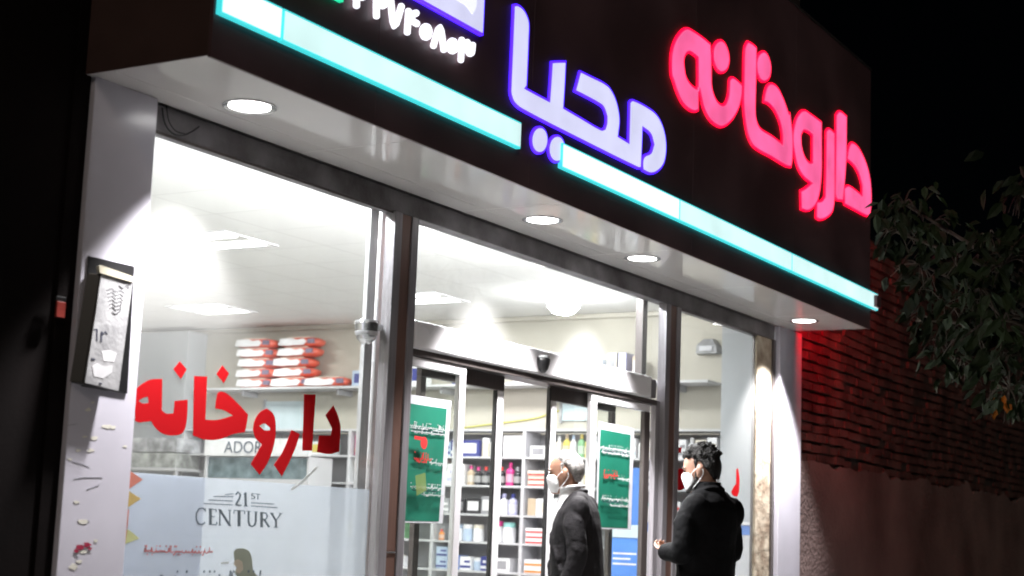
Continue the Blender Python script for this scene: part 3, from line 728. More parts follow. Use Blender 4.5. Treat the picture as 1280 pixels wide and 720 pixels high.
WH, CR, BK, PK, BL, NV, LV, TL, OR, RD, GR, YE, GY, LB, BG = (.76, .76, .78), (.68, .63, .54), (.02, .02, .024), (.62, .05, .24), (.10, .20, .55), (.04, .05, .22), (.50, .50, .72), (.30, .62, .58), (.72, .26, .06), (.62, .05, .04), (.20, .42, .22), (.65, .52, .12), (.30, .30, .32), (.42, .52, .66), (.52, .42, .30)
CN = {WH: 'white', CR: 'cream', BK: 'black', PK: 'pink', BL: 'blue', NV: 'navy', LV: 'lavender', TL: 'teal', OR: 'orange', RD: 'red', GR: 'green', YE: 'yellow', GY: 'grey', LB: 'pale blue', BG: 'beige'}
KN = {'box': 'box', 'carton': 'carton', 'stack': 'flat box', 'bottle': 'bottle', 'jar': 'jar'}
ROWN = ['top', 'second', 'third', 'fourth', 'fifth', 'sixth', 'seventh']
BAYN = {0: 'behind the black-haired man', 1: 'right of the green poster', 2: 'behind the grey-haired man', 3: 'left of the grey-haired man', 4: 'beside the broad mullion', 5: 'behind red window lettering', 6: 'at the back'}
# (kind, (w,d,h), body, accent)   listed left to right as seen; bay b lies between YS[b-?]
def row(bay, r, items, gap=.007, start=.03, jitter=.01):
    y1 = YS[bay]-.016; z = ZS[r+1]+.001; y = y1-start; n = 0; rnd = random.Random(bay*31+r)
    for it in items:
        if it is None: y -= .08; continue
        kind, size, c1, c2 = it[:4]; cnt = it[4] if len(it) > 4 else 1
        w = size[0]
        if y-w < YS[bay-1]+.02: break
        zz = z
        for s in range(cnt):
            desc = CN[c1]+' '+KN[kind]+((' with '+CN[c2]+(' cap' if kind == 'bottle' else ' lid' if kind == 'jar' else ' print')) if c2 else '')
            pos = ORD[n] if cnt > 1 else ORD[n]+' from left'; 
            if cnt > 1: pos += (' pile, lowest', ' pile, above lowest', ' pile, third up')[s]
            place(kind, size, c1, c2, (SX+.02+rnd.uniform(0, jitter), y-w/2+rnd.uniform(-.003, .003), zz), f"{desc if cnt == 1 else CN[c1]+' '+KN[kind]}, {pos}, {ROWN[r]} shelf {BAYN[bay]}", KN[kind].split()[-1], 'goods on the wall shelving')
            zz += size[2]+.0015
        n += 1; y -= w+gap
bx = lambda w, h, c1, c2=None, n=1: ('box', (w, .16, h), c1, c2, n)
ct = lambda w, h, c1, c2=None, n=1: ('carton', (w, .2, h), c1, c2, n)
st = lambda w, h, c1, c2, n: ('stack', (w, .2, h), c1, c2, n)
bo = lambda w, h, c1, c2=None: ('bottle', (w, .1, h), c1, c2)
ja = lambda w, h, c1, c2=None: ('jar', (w, .1, h), c1, c2)
# bay 3: between 2.64 and 3.59 (left of the older man)
row(3, 0, [bx(.10, .13, LB, NV), bx(.10, .15, NV, WH), ct(.20, .15, NV, WH), ja(.08, .17, CR, WH), bo(.075, .19, WH, WH), None, ct(.20, .19, WH, LV), bx(.08, .17, WH, RD)])
row(3, 1, [bo(.07, .15, WH, GY), bx(.08, .19, WH, LV), ct(.10, .19, WH, LV), bo(.075, .18, BG, PK), bo(.075, .17, BK, PK), bo(.075, .17, BK, RD), bo(.08, .18, BK, GY), bo(.075, .17, BK, RD), bo(.08, .21, PK, PK), bo(.07, .17, BK, GY)])
row(3, 2, [bx(.11, .13, GY, WH), ct(.16, .13, BK, GY), ct(.16, .14, BK, WH), ct(.1, .16, GY, WH), bx(.05, .17, NV, WH), bo(.085, .19, WH, LV), bo(.085, .19, LV, NV), bo(.085, .19, WH, LV)], gap=.01)
row(3, 3, [bo(.055, .10, OR, RD), None, ja(.1, .15, WH, LB), ja(.1, .15, LB, WH), ja(.1, .15, WH, CR), None, ja(.12, .19, WH, PK), ja(.12, .18, WH, TL)])
row(3, 4, [bx(.12, .10, LB, NV, 2), bx(.12, .13, BL, WH), bx(.12, .12, WH, NV), ja(.09, .11, LB, WH), bx(.06, .13, NV, WH), ct(.24, .12, WH, GY), ct(.14, .17, WH, CR)])
# bay 2: behind the older man
row(2, 0, [ct(.16, .10, WH, GY), ja(.07, .08, WH, WH), bo(.07, .19, CR, WH), bo(.07, .21, YE, BG), bo(.06, .2, WH, LB), bo(.07, .21, GR, YE), bo(.07, .20, YE, GR), bo(.06, .19, WH, WH)])
row(2, 1, [st(.24, .045, CR, RD, 3), None, bo(.07, .14, LB, WH), bo(.07, .16, OR, WH), bo(.07, .17, WH, OR), bo(.07, .16, YE, WH)], start=.02)
row(2, 2, [ct(.08, .15, BG), ct(.18, .15, WH, CR), bx(.1, .16, WH, LB), bx(.1, .14, LV, WH)])
row(2, 3, [st(.26, .045, WH, RD, 3), ct(.1, .15, BG, WH), ct(.12, .14, WH, LB)], start=.015)
row(2, 4, [st(.25, .06, WH, OR, 2), ct(.12, .12, WH, NV)], start=.015)
# bay 4: partly behind the mullion and first poster, left part through the lettered window
row(4, 0, [bx(.10, .19, PK, OR), bx(.09, .20, OR, YE), bx(.08, .19, PK, WH), bx(.09, .18, WH, LB), bx(.1, .17, LB, NV), bx(.09, .18, NV, WH), bx(.1, .16, NV, LB)])
row(4, 1, [ja(.09, .17, WH, GR), ja(.09, .18, GR, WH), ja(.08, .17, CR, WH), bo(.07, .18, WH, TL), bo(.07, .17, LB, WH), bo(.07, .19, WH, GY), bo(.07, .17, WH, WH), bo(.07, .18, GY, WH)])
row(4, 2, [bx(.1, .15, WH, LB, 1), bx(.1, .14, LB, WH), bx(.1, .15, WH, LV), bx(.1, .16, GY, WH), bx(.1, .15, WH, GR), bx(.1, .13, GY, BK)])
row(4, 3, [bx(.1, .15, YE, WH), bx(.12, .17, WH, GY), bx(.1, .12, GY, WH), bx(.07, .10, NV, PK, 2), bx(.08, .10, LV, BL, 2), bx(.08, .10, GR, YE, 2)])
row(4, 4, [bx(.12, .12, WH, GY, 1), bx(.1, .1, BL, WH), bx(.1, .12, WH, CR), ct(.18, .11, CR, WH), bx(.1, .1, WH, LB)])
# bay 5: behind the red word
row(5, 0, [ct(.18, .12, WH, LB), bx(.1, .15, CR, GR), ct(.14, .14, WH, GY), bx(.1, .12, LB, WH), ct(.14, .13, WH, YE), bx(.1, .16, WH, RD)])
row(5, 1, [bo(.06, .17, GY, WH), bo(.06, .18, GR, WH), bo(.06, .19, PK, GY), bo(.06, .17, GY, GR), bo(.06, .18, RD, WH), bo(.06, .19, GR, PK), bo(.06, .18, GY, RD), bo(.06, .17, PK, GR), bo(.06, .18, BK, PK), bo(.06, .17, GR, GY), bo(.06, .18, WH, RD)])
# bay 0/1 seen through the right window and right panel
row(1, 0, [bo(.07, .19, WH, WH), bx(.1, .17, WH, LB), bo(.07, .18, WH, GY), bx(.1, .17, CR, WH), bx(.09, .16, WH, LV), bx(.08, .17, RD, WH), bx(.1, .16, WH, GY), bo(.07, .18, WH, WH), bx(.1, .16, CR, GY), bx(.09, .18, WH, CR)])
row(1, 1, [bo(.07, .16, LB, WH), bx(.1, .15, WH, OR), bo(.07, .17, WH, LB), bx(.1, .15, WH, GY), bx(.09, .15, LV, WH), bx(.1, .17, RD, WH), bo(.08, .18, WH, GY), bx(.09, .16, GY, WH), bx(.09, .18, OR, WH), bo(.07, .17, WH, RD)])
row(1, 2, [bx(.1, .14, WH, LB), bx(.1, .15, LB, WH), ja(.09, .14, WH, TL), bx(.1, .13, CR, WH), ja(.09, .15, WH, PK), bx(.1, .15, WH, RD), bx(.1, .15, GY, WH), bo(.07, .17, WH, BL)])

# ---- goods on the high shelf
for lab, px0, px1, pyt, c1, c2 in (('pale blue box with dark print on the high shelf, right of the red packs', 440, 458, 463, LB, NV), ('white and blue pack at the left end of the high shelf', 197, 224, 455, WH, LB), ('blue pack at the far left of the high shelf, beside the pillar', 172, 194, 453, LB, BL), ('white and yellow round-printed pack on the high shelf beside the broad mullion', 512, 528, 455, WH, NV), ('navy box on the high shelf behind the first door panel', 565, 581, 463, NV, LB), ('navy box on the high shelf behind the sliding leaf', 585, 602, 467, NV, LV), ('white paper pack lying on the high shelf above the door opening', 641, 656, 469, WH, CR), ('pale blue box on the high shelf above the header', 740, 752, 449, LB, WH), ('grey tall box on the high shelf above the header', 758, 770, 441, CR, GY), ('lavender tall box on the high shelf above the header', 772, 782, 441, LV, CR), ('narrow beige bottle box on the high shelf near the door post', 790, 796, 445, BG, WH)):
    a = onX(px0, 475, 12.45); b = onX(px1, 475, 12.45); tz = onX((px0+px1)/2, pyt, 12.45).z
    w = abs(a.y-b.y); place('carton', (round(w, 3), .16, round(max(.05, tz-2.652), 3)), c1, c2, (12.45, (a.y+b.y)/2, 2.651), lab, 'pack', 'packs on the high shelf')
# red and white diaper packs
def pack_mesh(w, d, h, rnd):
    bm = B(); rings = []
    for k in range(9):
        t = k/8; y = -w/2+w*t; s = 1-.55*abs(2*t-1)**5
        rings.append([Vector((d/2+d/2*s*math.copysign(abs(math.cos(a))**.6, math.cos(a)), y, h/2+h/2*s*math.copysign(abs(math.sin(a))**.6, math.sin(a)))) for a in [2*math.pi*i/20 for i in range(20)]])
    return loft(bm, rings)
rr = random.Random(9); pw, ph = .52, .100
pk0 = None; pnames = ['bottom', 'second up', 'third up', 'fourth up', 'topmost']
def nappy(y, z, lab, side):
    global pk0
    if pk0 is None:
        o = obj('nappy_pack', pack_mesh(pw, .22, ph, rr), cm((.72, .12, .07), .3), smooth=True)
        obj('white_panel', shape_x([(-.10, .016), (.10, .012), (.22, .02), (.20, .082), (.06, .088), (-.02, .070), (-.10, .078), (-.14, .05)]), cm(WH, .3), o)
        obj('white_edge', abox(B(), .0, .012, -.18, .1, ph-.012, ph-.004), cm((.75, .6, .5)), o)
        obj('dark_label', abox(B(), -.003, .012, -.235, -.15, .03, .075), cm((.16, .13, .2)), o)
        pk0 = o
    else: o = copy(pk0, (0, 0, 0))
    o.location = (12.44+rr.uniform(-.01, .02), y+rr.uniform(-.04, .04), z); o.rotation_euler.z = rr.uniform(-.09, .09); o.rotation_euler.x = rr.uniform(-.025, .025)
    tag(o, lab, 'pack', 'red and white packs on the high shelf'); return o
def shape_x(poly):
    bm = B(); a = [bm.verts.new((-.004, p[0], p[1])) for p in poly]; b = [bm.verts.new((.02, p[0], p[1])) for p in poly]
    bm.faces.new(a)
    for k in range(len(a)): bm.faces.new((a[k], a[(k+1) % len(a)], b[(k+1) % len(a)], b[k]))
    return bm
ya = onX(314, 470, 12.44).y; yb = onX(362, 470, 12.44).y
for k in range(5):
    nappy(ya, 2.651+k*(ph+.002), f'red and white pack, {pnames[k]} in the left column on the high shelf', 0)
    nappy(yb, 2.651+k*(ph+.002), f'red and white pack, {pnames[k]} in the right column on the high shelf', 1)
nappy(onX(404, 470, 12.44).y, 2.651, 'single red and white pack lying right of the two stacked columns', 2)

# ---- display unit with a white header board behind the left window
dx = 11.9
a = onX(258, 548, dx); b = onX(388, 556, dx); c = onX(340, 597, dx)
t = thing('display_unit', 'white display cabinet with a lettered header behind the red window word', 'display cabinet', (dx, (a.y+b.y)/2, 0))
z1 = a.z; z0 = onX(300, 570, dx).z; zs = onX(300, 599, dx).z
keep(obj('header_board', box(dx-.02, dx+.02, b.y, a.y, z0, z1), M['white_paint']), t)
keep(obj('cabinet', abox(abox(abox(abox(B(), dx, dx+.36, b.y, b.y+.025, .021, z0-.001), dx, dx+.36, a.y-.025, a.y, .021, z0-.001), dx, dx+.36, b.y+.026, a.y-.026, .021, zs), dx+.34, dx+.36, b.y+.026, a.y-.026, zs+.001, z0-.001), M['shelf']), t)
keep(obj('poster_strip', box(dx+.02, dx+.03, b.y+.03, a.y-.03, zs+.01, z0-.01), mat('teal_print', (.20, .27, .30), .4, var=.4, scale=9, col2=(.07, .11, .12), detail=9)), t)
def textmesh(txt, size, ext=.002):
    cu = bpy.data.curves.new('t', 'FONT'); cu.body = txt; cu.size = size; cu.extrude = ext; return evald_curve(cu)
me = textmesh('ADOR', .165)
o = link('header_lettering', me, M['ink_blue'], None)
p = onX(280, 566, dx-.021)
o.matrix_world = Matrix(((0, 0, -1, dx-.0235), (-1, 0, 0, p.y), (0, 1, 0, p.z), (0, 0, 0, 1)))
mw = o.matrix_world.copy(); o.parent = t; o.matrix_parent_inverse = Matrix.Translation(-Vector(t.location)); o.matrix_basis = mw
# white crate-like goods at far left behind the glass
a = onX(166, 545, 12.2); b = onX(219, 585, 12.2)
t = thing('clear_crate', 'clear plastic crate of white goods at the left behind the window', 'crate', (12.2, (a.y+b.y)/2, b.z))
keep(obj('crate_body', box(12.2, 12.55, b.y, a.y, b.z, (a.z+b.z)/2-.01), mat('crate', (.5, .52, .5), .3, var=.3, scale=9)), t)
keep(obj('crate_lid', box(12.2, 12.55, b.y, a.y, (a.z+b.z)/2, a.z-.02), mat('crate_goods', (.62, .63, .66), .3, var=.35, scale=7)), t)
o = thing('side_table', 'plain white side table under the clear crate', 'table', (12.2, (a.y+b.y)/2, 0))
keep(obj('table_top', box(12.15, 12.6, b.y-.05, a.y+.05, b.z-.03, b.z-.001), M['shelf']), o)
for xx in (12.18, 12.57):
    for yy in (b.y-.03, a.y+.02): keep(obj('leg', abox(B(), xx-.015, xx+.015, yy-.015, yy+.015, .021, b.z-.031), M['shelf']), o)

# ---- counters and banners near the door
a = onX(763, 655, 11.0); b = onX(801, 655, 11.0); zt = onX(780, 656, 11.0).z; zb = onX(780, 672, 11.0).z
t = thing('blue_banner_stand', 'bright blue display stand with white lines of print right of the grey-haired man', 'display stand', (11.0, (a.y+b.y)/2, 0))
keep(obj('panel', box(11.0, 11.04, b.y, a.y, .06, zb-.002), M['blue']), t)
keep(obj('header_strip', box(10.99, 11.05, b.y, a.y, zb, zt), M['pale_blue']), t)
keep(obj('foot', box(10.9, 11.15, b.y, a.y, .021, .059), M['grey_metal']), t)
bm = B()
for i, py in enumerate((692, 698.5, 705)):
    zz = onX(780, py, 11.0).z; abox(bm, 10.9975, 10.9995, b.y+.03+(.05 if i == 1 else 0), a.y-.03, zz-.007, zz+.007)
keep(obj('printed_lines', bm, M['white_paint']), t)
a = onX(790, 600, 11.4); b = onX(800, 600, 11.4)
t = thing('tall_blue_panel', 'narrow tall blue panel showing right of the second green poster', 'panel', (11.4, a.y, 0))
keep(obj('panel', box(11.4, 11.43, b.y-.02, a.y, .06, onX(794, 585, 11.4).z), M['blue']), t); keep(obj('foot', box(11.3, 11.53, b.y-.02, a.y, .021, .059), M['grey_metal']), t)
cx = 12.0
a = onX(925, 655, cx); b = onX(951, 655, cx); zt = onX(938, 653, cx).z; zm = onX(938, 657, cx).z; zn = onX(938, 669, cx).z
t = thing('service_counter', 'white counter with a blue top band behind the right window', 'counter', (cx, a.y, 0))
keep(obj('front', box(cx, 12.118, .20, a.y+1.0, .021, zn-.001), M['shelf']), t)
keep(obj('blue_band', box(cx-.004, 12.117, .20, a.y+1.0, zn, zm), M['blue']), t)
keep(obj('counter_top', box(cx-.02, 12.117, .19, a.y+1.02, zm+.001, zt), M['white_paint']), t)
a = onX(905, 573, 12.3); b = onX(912, 610, 12.3)
t = thing('red_poster_board', 'narrow red edged board behind the right window, by the man in black', 'board', (12.3, a.y, b.z))
keep(obj('board', box(12.33, 12.345, b.y-.02, a.y, b.z-.1, a.z), cm((.66, .10, .06))), t)
keep(obj('white_face', box(12.329, 12.346, b.y-.25, b.y-.021, b.z-.1, a.z), M['white_paint']), t)

# ---- dome camera on the rear post
p = onY(458, 415, .055)
t = thing('security_camera', 'silver dome security camera on the grey post inside the left window', 'camera', (p.x, .055, p.z))
bm = B(); lathe(bm, [(.02, -.06), (.046, -.036), (.056, 0), (.060, .035), (.060, .055)], 20); obj('dome', bm, M['trim'], t, smooth=True)
obj('arm', abox(B(), .06, .13, -.02, .05, .02, .05, bevel=.004), M['alu_white'], t)
bm = B(); lathe(bm, [(.040, -.042), (.057, -.006), (.0572, .002)], 20); obj('lens', bm, M['grey_metal'], t)

# ---- cable loop below the soffit at the left pillar
C1 = crop(80, 40, 4.923)
pts = [onY(x, y, .005) for x, y in C1([(585, 470), (600, 560), (640, 620), (700, 640), (760, 620), (812, 585)])]
pts = [Vector((p.x, -.012, p.z)) for p in pts]
bm = B(); limb(bm, pts, [.004]*len(pts), 8); limb(bm, [p+Vector((.02, -.004, .012)) for p in pts[:4]], [.003]*4, 8)
tag(obj('loose_cable', bm, M['black'], smooth=True), 'loose dark cable looping over the lintel beside the left pillar', 'cable')

# ================================================================== meter box on the left pillar
mb = thing('meter_box', 'crooked grey metal meter box on a black board, on the white pillar', 'meter box', (4.45, -.05, 1.8))
keep(shape('backing_board', [toplane([(111, 320), (168, 333), (159, 492), (103, 483)], -.056)], -.0505, .006, M['black'], smooth=False), mb)
yb_, yf = -.058, -.098
Q = crop(90, 310, 3.79)
front = toplane(Q([(137, 122), (283, 160), (216, 680), (54, 640)]), yf)
f3 = [Vector((x, yf, z)) for x, z in front]; b3 = [Vector((x-.035, yb_, z)) for x, z in front]
bm = B(); loft(bm, [f3, b3]); bmesh.ops.bevel(bm, geom=[e for e in bm.edges], offset=.004, segments=2, affect='EDGES')
keep(obj('case', bm, M['black']), mb)  # black colour puts the box's shaded side into the case
def on_case(pts): return toplane(Q(pts), yf)
keep(shape('lid', [on_case([(136, 124), (282, 162), (215, 677), (56, 638)])], yf-.0003, .006, M['grey_metal'], smooth=False), mb)
keep(shape('top_ledge', [toplane(Q([(128, 88), (140, 82), (290, 136), (290, 160), (278, 160), (132, 118)]), yf-.01)], yf+.005, .016, cm((.60, .56, .44)), smooth=False), mb)
pl = [ribbon2([(165+i*3, 200+i*17), (190, 192+i*17), (205, 208+i*17), (230, 200+i*17), (248-i*4, 214+i*17)], 3.5) for i in range(6)]
pl.append(ribbon2([(222, 178), (240, 190), (262, 172), (268, 190)], 4)); pl.append(ribbon2([(190, 302), (205, 312), (222, 302)], 4))
keep(marks('emblem', [toplane(Q(q), yf-.0066) for q in pl], yf-.0064, .0006, cm((.22, .22, .23))), mb)
pl = [ribbon2([(118, 385), (118, 440)], 6), ribbon2([(104, 388), (118, 384)], 5), ribbon2([(140, 396), (138, 445)], 6), ribbon2([(140, 398), (150, 408), (158, 396), (166, 408)], 5), ribbon2([(90, 526), (108, 528)], 8), ribbon2([(128, 640), (142, 644)], 6)]
keep(marks('house_number', [toplane(Q(q), yf-.0066) for q in pl], yf-.0064, .0006, M['ink']), mb)
pl = [[(140, 488), (180, 484), (212, 498), (200, 540), (150, 536)], [(96, 560), (120, 545), (150, 560), (192, 556), (190, 590), (150, 618), (104, 608)]]
keep(marks('paper_label', [toplane(Q(q), yf-.0066) for q in pl], yf-.0064, .0006, cm((.72, .72, .74))), mb)

# ================================================================== sign box
SY = -.66; LY = -.673
ztop = 5.09
sg = thing('shop_sign', 'black box sign with glowing red and violet Persian letters and cyan light bars', 'sign', (8.2, -.33, 3.0))
bm = B()
xs = [4.256, 5.30, 6.62, 8.60, 10.35, 12.055]
for a, b in zip(xs, xs[1:]): abox(bm, a+.001, b-.001, SY, SY+.014, 2.986, ztop, bevel=.0015)
keep(obj('fascia_panel', bm, M['panel']), sg)
keep(obj('side_panel', box(4.257, 4.285, SY+.015, -.002, 2.9935, ztop-.003, bevel=.002), M['panel_side']), sg)
keep(obj('box_body', box(4.287, 12.046, SY+.015, -.003, 3.002, ztop-.004, bevel=0), M['panel_side']), sg)
keep(obj('added_red_panel', box(12.047, 12.055, SY+.02, -.30, 3.03, 3.85, bevel=0), M['red_side']), sg)  # unseen glowing panel added to wash the brick wall red
keep(obj('top_flashing', box(4.25, 12.06, SY-.008, -.003, ztop+.001, ztop+.02, bevel=.003), M['upper_wall']), sg)
def letter(name, polys, rim, face, off=.010, y=SY-.0005, depth=.011):
    o = keep(shape(name, polys, y, depth, M[rim], offset=0), sg)
    f = keep(shape('letter_face', polys, y-depth-.0003, .0025, M[face], offset=-off), o)
    return o
def keepc(o, p): return keep(o, p)
A = crop(830, 20, 8); Bc = crop(830, 100, 8); Cc = crop(910, 40, 4); D = crop(980, 130, 4.8); Ec = crop(630, 0, 6); F = crop(650, 60, 4.5)
RED = [
 [A([(225,112),(300,145),(400,215),(470,275),(478,450),(480,620)])+Bc([(480,30),(492,110),(530,200),(580,240),(620,222),(646,150),(655,60)])+A([(656,660),(664,622),(690,605),(740,640),(780,680)])+Bc([(785,60),(778,180),(745,300),(680,410),(590,478),(520,455),(450,385),(400,280),(376,180),(358,98),(349,98),(350,200),(350,310),(310,325),(240,290),(180,220),(130,110),(95,0)])+A([(80,600),(73,480),(80,360),(105,260),(155,170)]),
  A([(255,370),(300,390),(340,425),(342,600)])+Bc([(340,80),(300,62),(258,20)])+A([(225,600),(210,520),(205,450),(220,395)])],
 [A([(565,232),(615,270),(650,360),(660,450),(640,530),(590,575),(545,555),(505,480),(492,390),(505,290)])],
 [A([(840,245),(885,270),(930,310)])+Bc([(925,0),(920,200),(920,340),(935,420),(970,480),(1080,550),(1185,630),(1185,540),(1160,420),(1110,310),(1050,245),(1000,225),(1010,140),(1035,55),(1075,25),(1140,70),(1200,190),(1250,330)])+Cc([(312,400),(324,520),(324,630),(318,680),(290,672),(220,630),(135,580),(105,530),(88,450),(78,350),(80,250),(85,80)])],
 [A([(995,345),(1035,375),(1065,450),(1075,530),(1060,620),(1010,665),(965,640),(935,570),(928,470),(945,390)])],
 [D([(122,32),(160,55),(228,105),(228,260),(228,400),(218,520),(195,600),(150,645),(105,635),(102,515),(130,500),(160,475),(120,440),(85,380),(62,280),(55,190),(70,100),(95,50)]), D([(118,165),(145,170),(172,190),(172,270),(172,345),(150,345),(125,310),(108,250),(105,190)])],
 [D([(270,142),(305,170),(305,360),(305,560),(295,640),(265,680),(220,700),(195,685),(198,580),(230,575),(248,550),(252,400),(255,160)])],
 [D([(335,38),(378,70),(377,200),(375,350),(355,585),(320,580),(308,540),(312,300),(315,60)])],
 [D([(415,228),(450,260),(490,340),(515,430),(525,520),(525,610),(515,680),(490,672),(430,640),(365,605),(362,500),(390,485),(470,545),(470,490),(450,420),(420,370),(380,335),(388,270),(400,235)])],
]
for polys in RED: letter('red_letter', [toplane(p, LY) for p in polys], 'red_rim', 'red_face', .015)
VIO = [Ec([(75,30),(100,28),(140,55),(170,100),(192,170),(190,300),(182,500),(175,650)])+F([(38,224),(100,258),(165,292),(172,200),(180,72),(220,70),(262,70),(256,200),(248,332),(350,392),(455,452),(478,448),(487,420),(488,385),(472,340),(440,315),(380,282),(308,245),(324,185),(340,125),(400,155),(470,190),(510,225),(545,300),(563,400),(555,492),(612,527),(618,300),(635,287),(735,340),(780,385),(812,460),(825,550),(815,640),(785,690),(740,712),(692,692),(690,635),(702,602),(738,582),(752,540),(737,490),(692,452),(688,560),(683,682),(665,680),(340,520),(22,357),(-30,315),(-52,259)])+Ec([(50,640),(60,400),(68,200)])]
letter('violet_letters', [toplane(VIO[0], LY)], 'violet_rim', 'violet_face', .013)
for cx_, cy_ in ((112, 518), (209, 567)):
    letter('violet_dot', [toplane(F([(cx_+47*math.cos(a*math.pi/8), cy_+80*math.sin(a*math.pi/8)) for a in range(16)]), LY)], 'violet_rim', 'violet_face', .012)
# cyan light bars
zb0, zb1 = 3.152, 3.284
for k, (a, b, m) in enumerate(((4.268, 4.620, 'strip_face_white'), (4.628, 6.484, 'strip_face'), (6.908, 8.352, 'strip_face_white'), (8.360, 10.228, 'strip_face'), (10.238, 12.172, 'strip_face'))):
    o = keep(obj('light_bar', box(a, b, SY-.026, SY-.0006, zb0, zb1, bevel=.002), M['strip_rim']), sg)
    f = obj('bar_face', box(a+.007, b-.007, SY-.0295, SY-.0265, zb0+.009, zb1-.009, bevel=.001), M[m]); keep(f, o)
keep(obj('bar_end_bracket', box(12.056, 12.168, SY-.055, SY+.01, 3.17, 3.26, bevel=.002), M['panel']), sg)
# phone number and lit panels at the top left
G = crop(400, 0, 5.818)
def el(cx_, cy_, rx, ry, n=14): return [(cx_+rx*math.cos(2*math.pi*k/n), cy_+ry*math.sin(2*math.pi*k/n)) for k in range(n+1)]
DIG = [[[(265,42),(266,-20),(272,-66)],[(272,-60),(282,-30),(312,-24),(325,-60)]],
       [[(410,118),(410,40),(412,-40)],[(412,-10),(430,30),(462,38),(482,-10)]],
       [[(514,0),(540,188),(592,45)]],
       [[(634,236),(640,150),(644,80)],[(700,95),(668,112),(672,150),(705,172)],[(648,150),(672,150)]],
       [el(770, 232, 25, 38)], [[(824,334),(872,200),(900,364)]], [el(963, 334, 22, 36)],
       [[(1024,438),(1028,360),(1030,288)],[(1031,320),(1044,352),(1060,345),(1072,305)],[(1066,340),(1084,386),(1104,380),(1110,325)]]]
for strokes in DIG:
    bm = B()
    for s in strokes:
        pts = [Vector((p[0], SY-.02, p[1])) for p in toplane(G(s), SY-.02)]
        limb(bm, pts, [.0155]*len(pts), 10)
    keep(obj('phone_digit', bm, M['white_led'], smooth=True), sg)
br_ = onY(602, 45, LY); 
x1_ = br_.x; x0_ = 5.02; z0_ = br_.z
o = keep(shape('lit_panel', [[(x0_, z0_), (x1_, z0_), (x1_, z0_+.62), (x0_, z0_+.62)]], SY-.0005, .022, M['violet_rim'], smooth=False), sg)
f = keep(shape('panel_face', [[(x0_+.012, z0_+.012), (x1_-.012, z0_+.012), (x1_-.012, z0_+.608), (x0_+.012, z0_+.608)]], SY-.0228, .004, M['violet_face'], smooth=False), o)
q1 = onY(594, 23, LY)
f = keep(shape('white_lettering', [[(x0_+.1, z0_+.10), (q1.x-.12, z0_+.095), (q1.x-.05, z0_+.07), (q1.x-.02, z0_+.12), (q1.x-.03, z0_+.3), (x0_+.3, z0_+.34), (x0_+.12, z0_+.28)]], SY-.0272, .003, M['white_face']), o)
g1 = onY(427, 3, LY)
o = keep(shape('lit_panel', [[(4.40, g1.z), (g1.x, g1.z), (g1.x, g1.z+.5), (4.40, g1.z+.5)]], SY-.0005, .022, M['green_rim'], smooth=False), sg)
f = keep(shape('panel_face', [[(4.41, g1.z+.012), (g1.x-.012, g1.z+.012), (g1.x-.012, g1.z+.488), (4.41, g1.z+.488)]], SY-.0228, .004, M['green_face'], smooth=False), o)

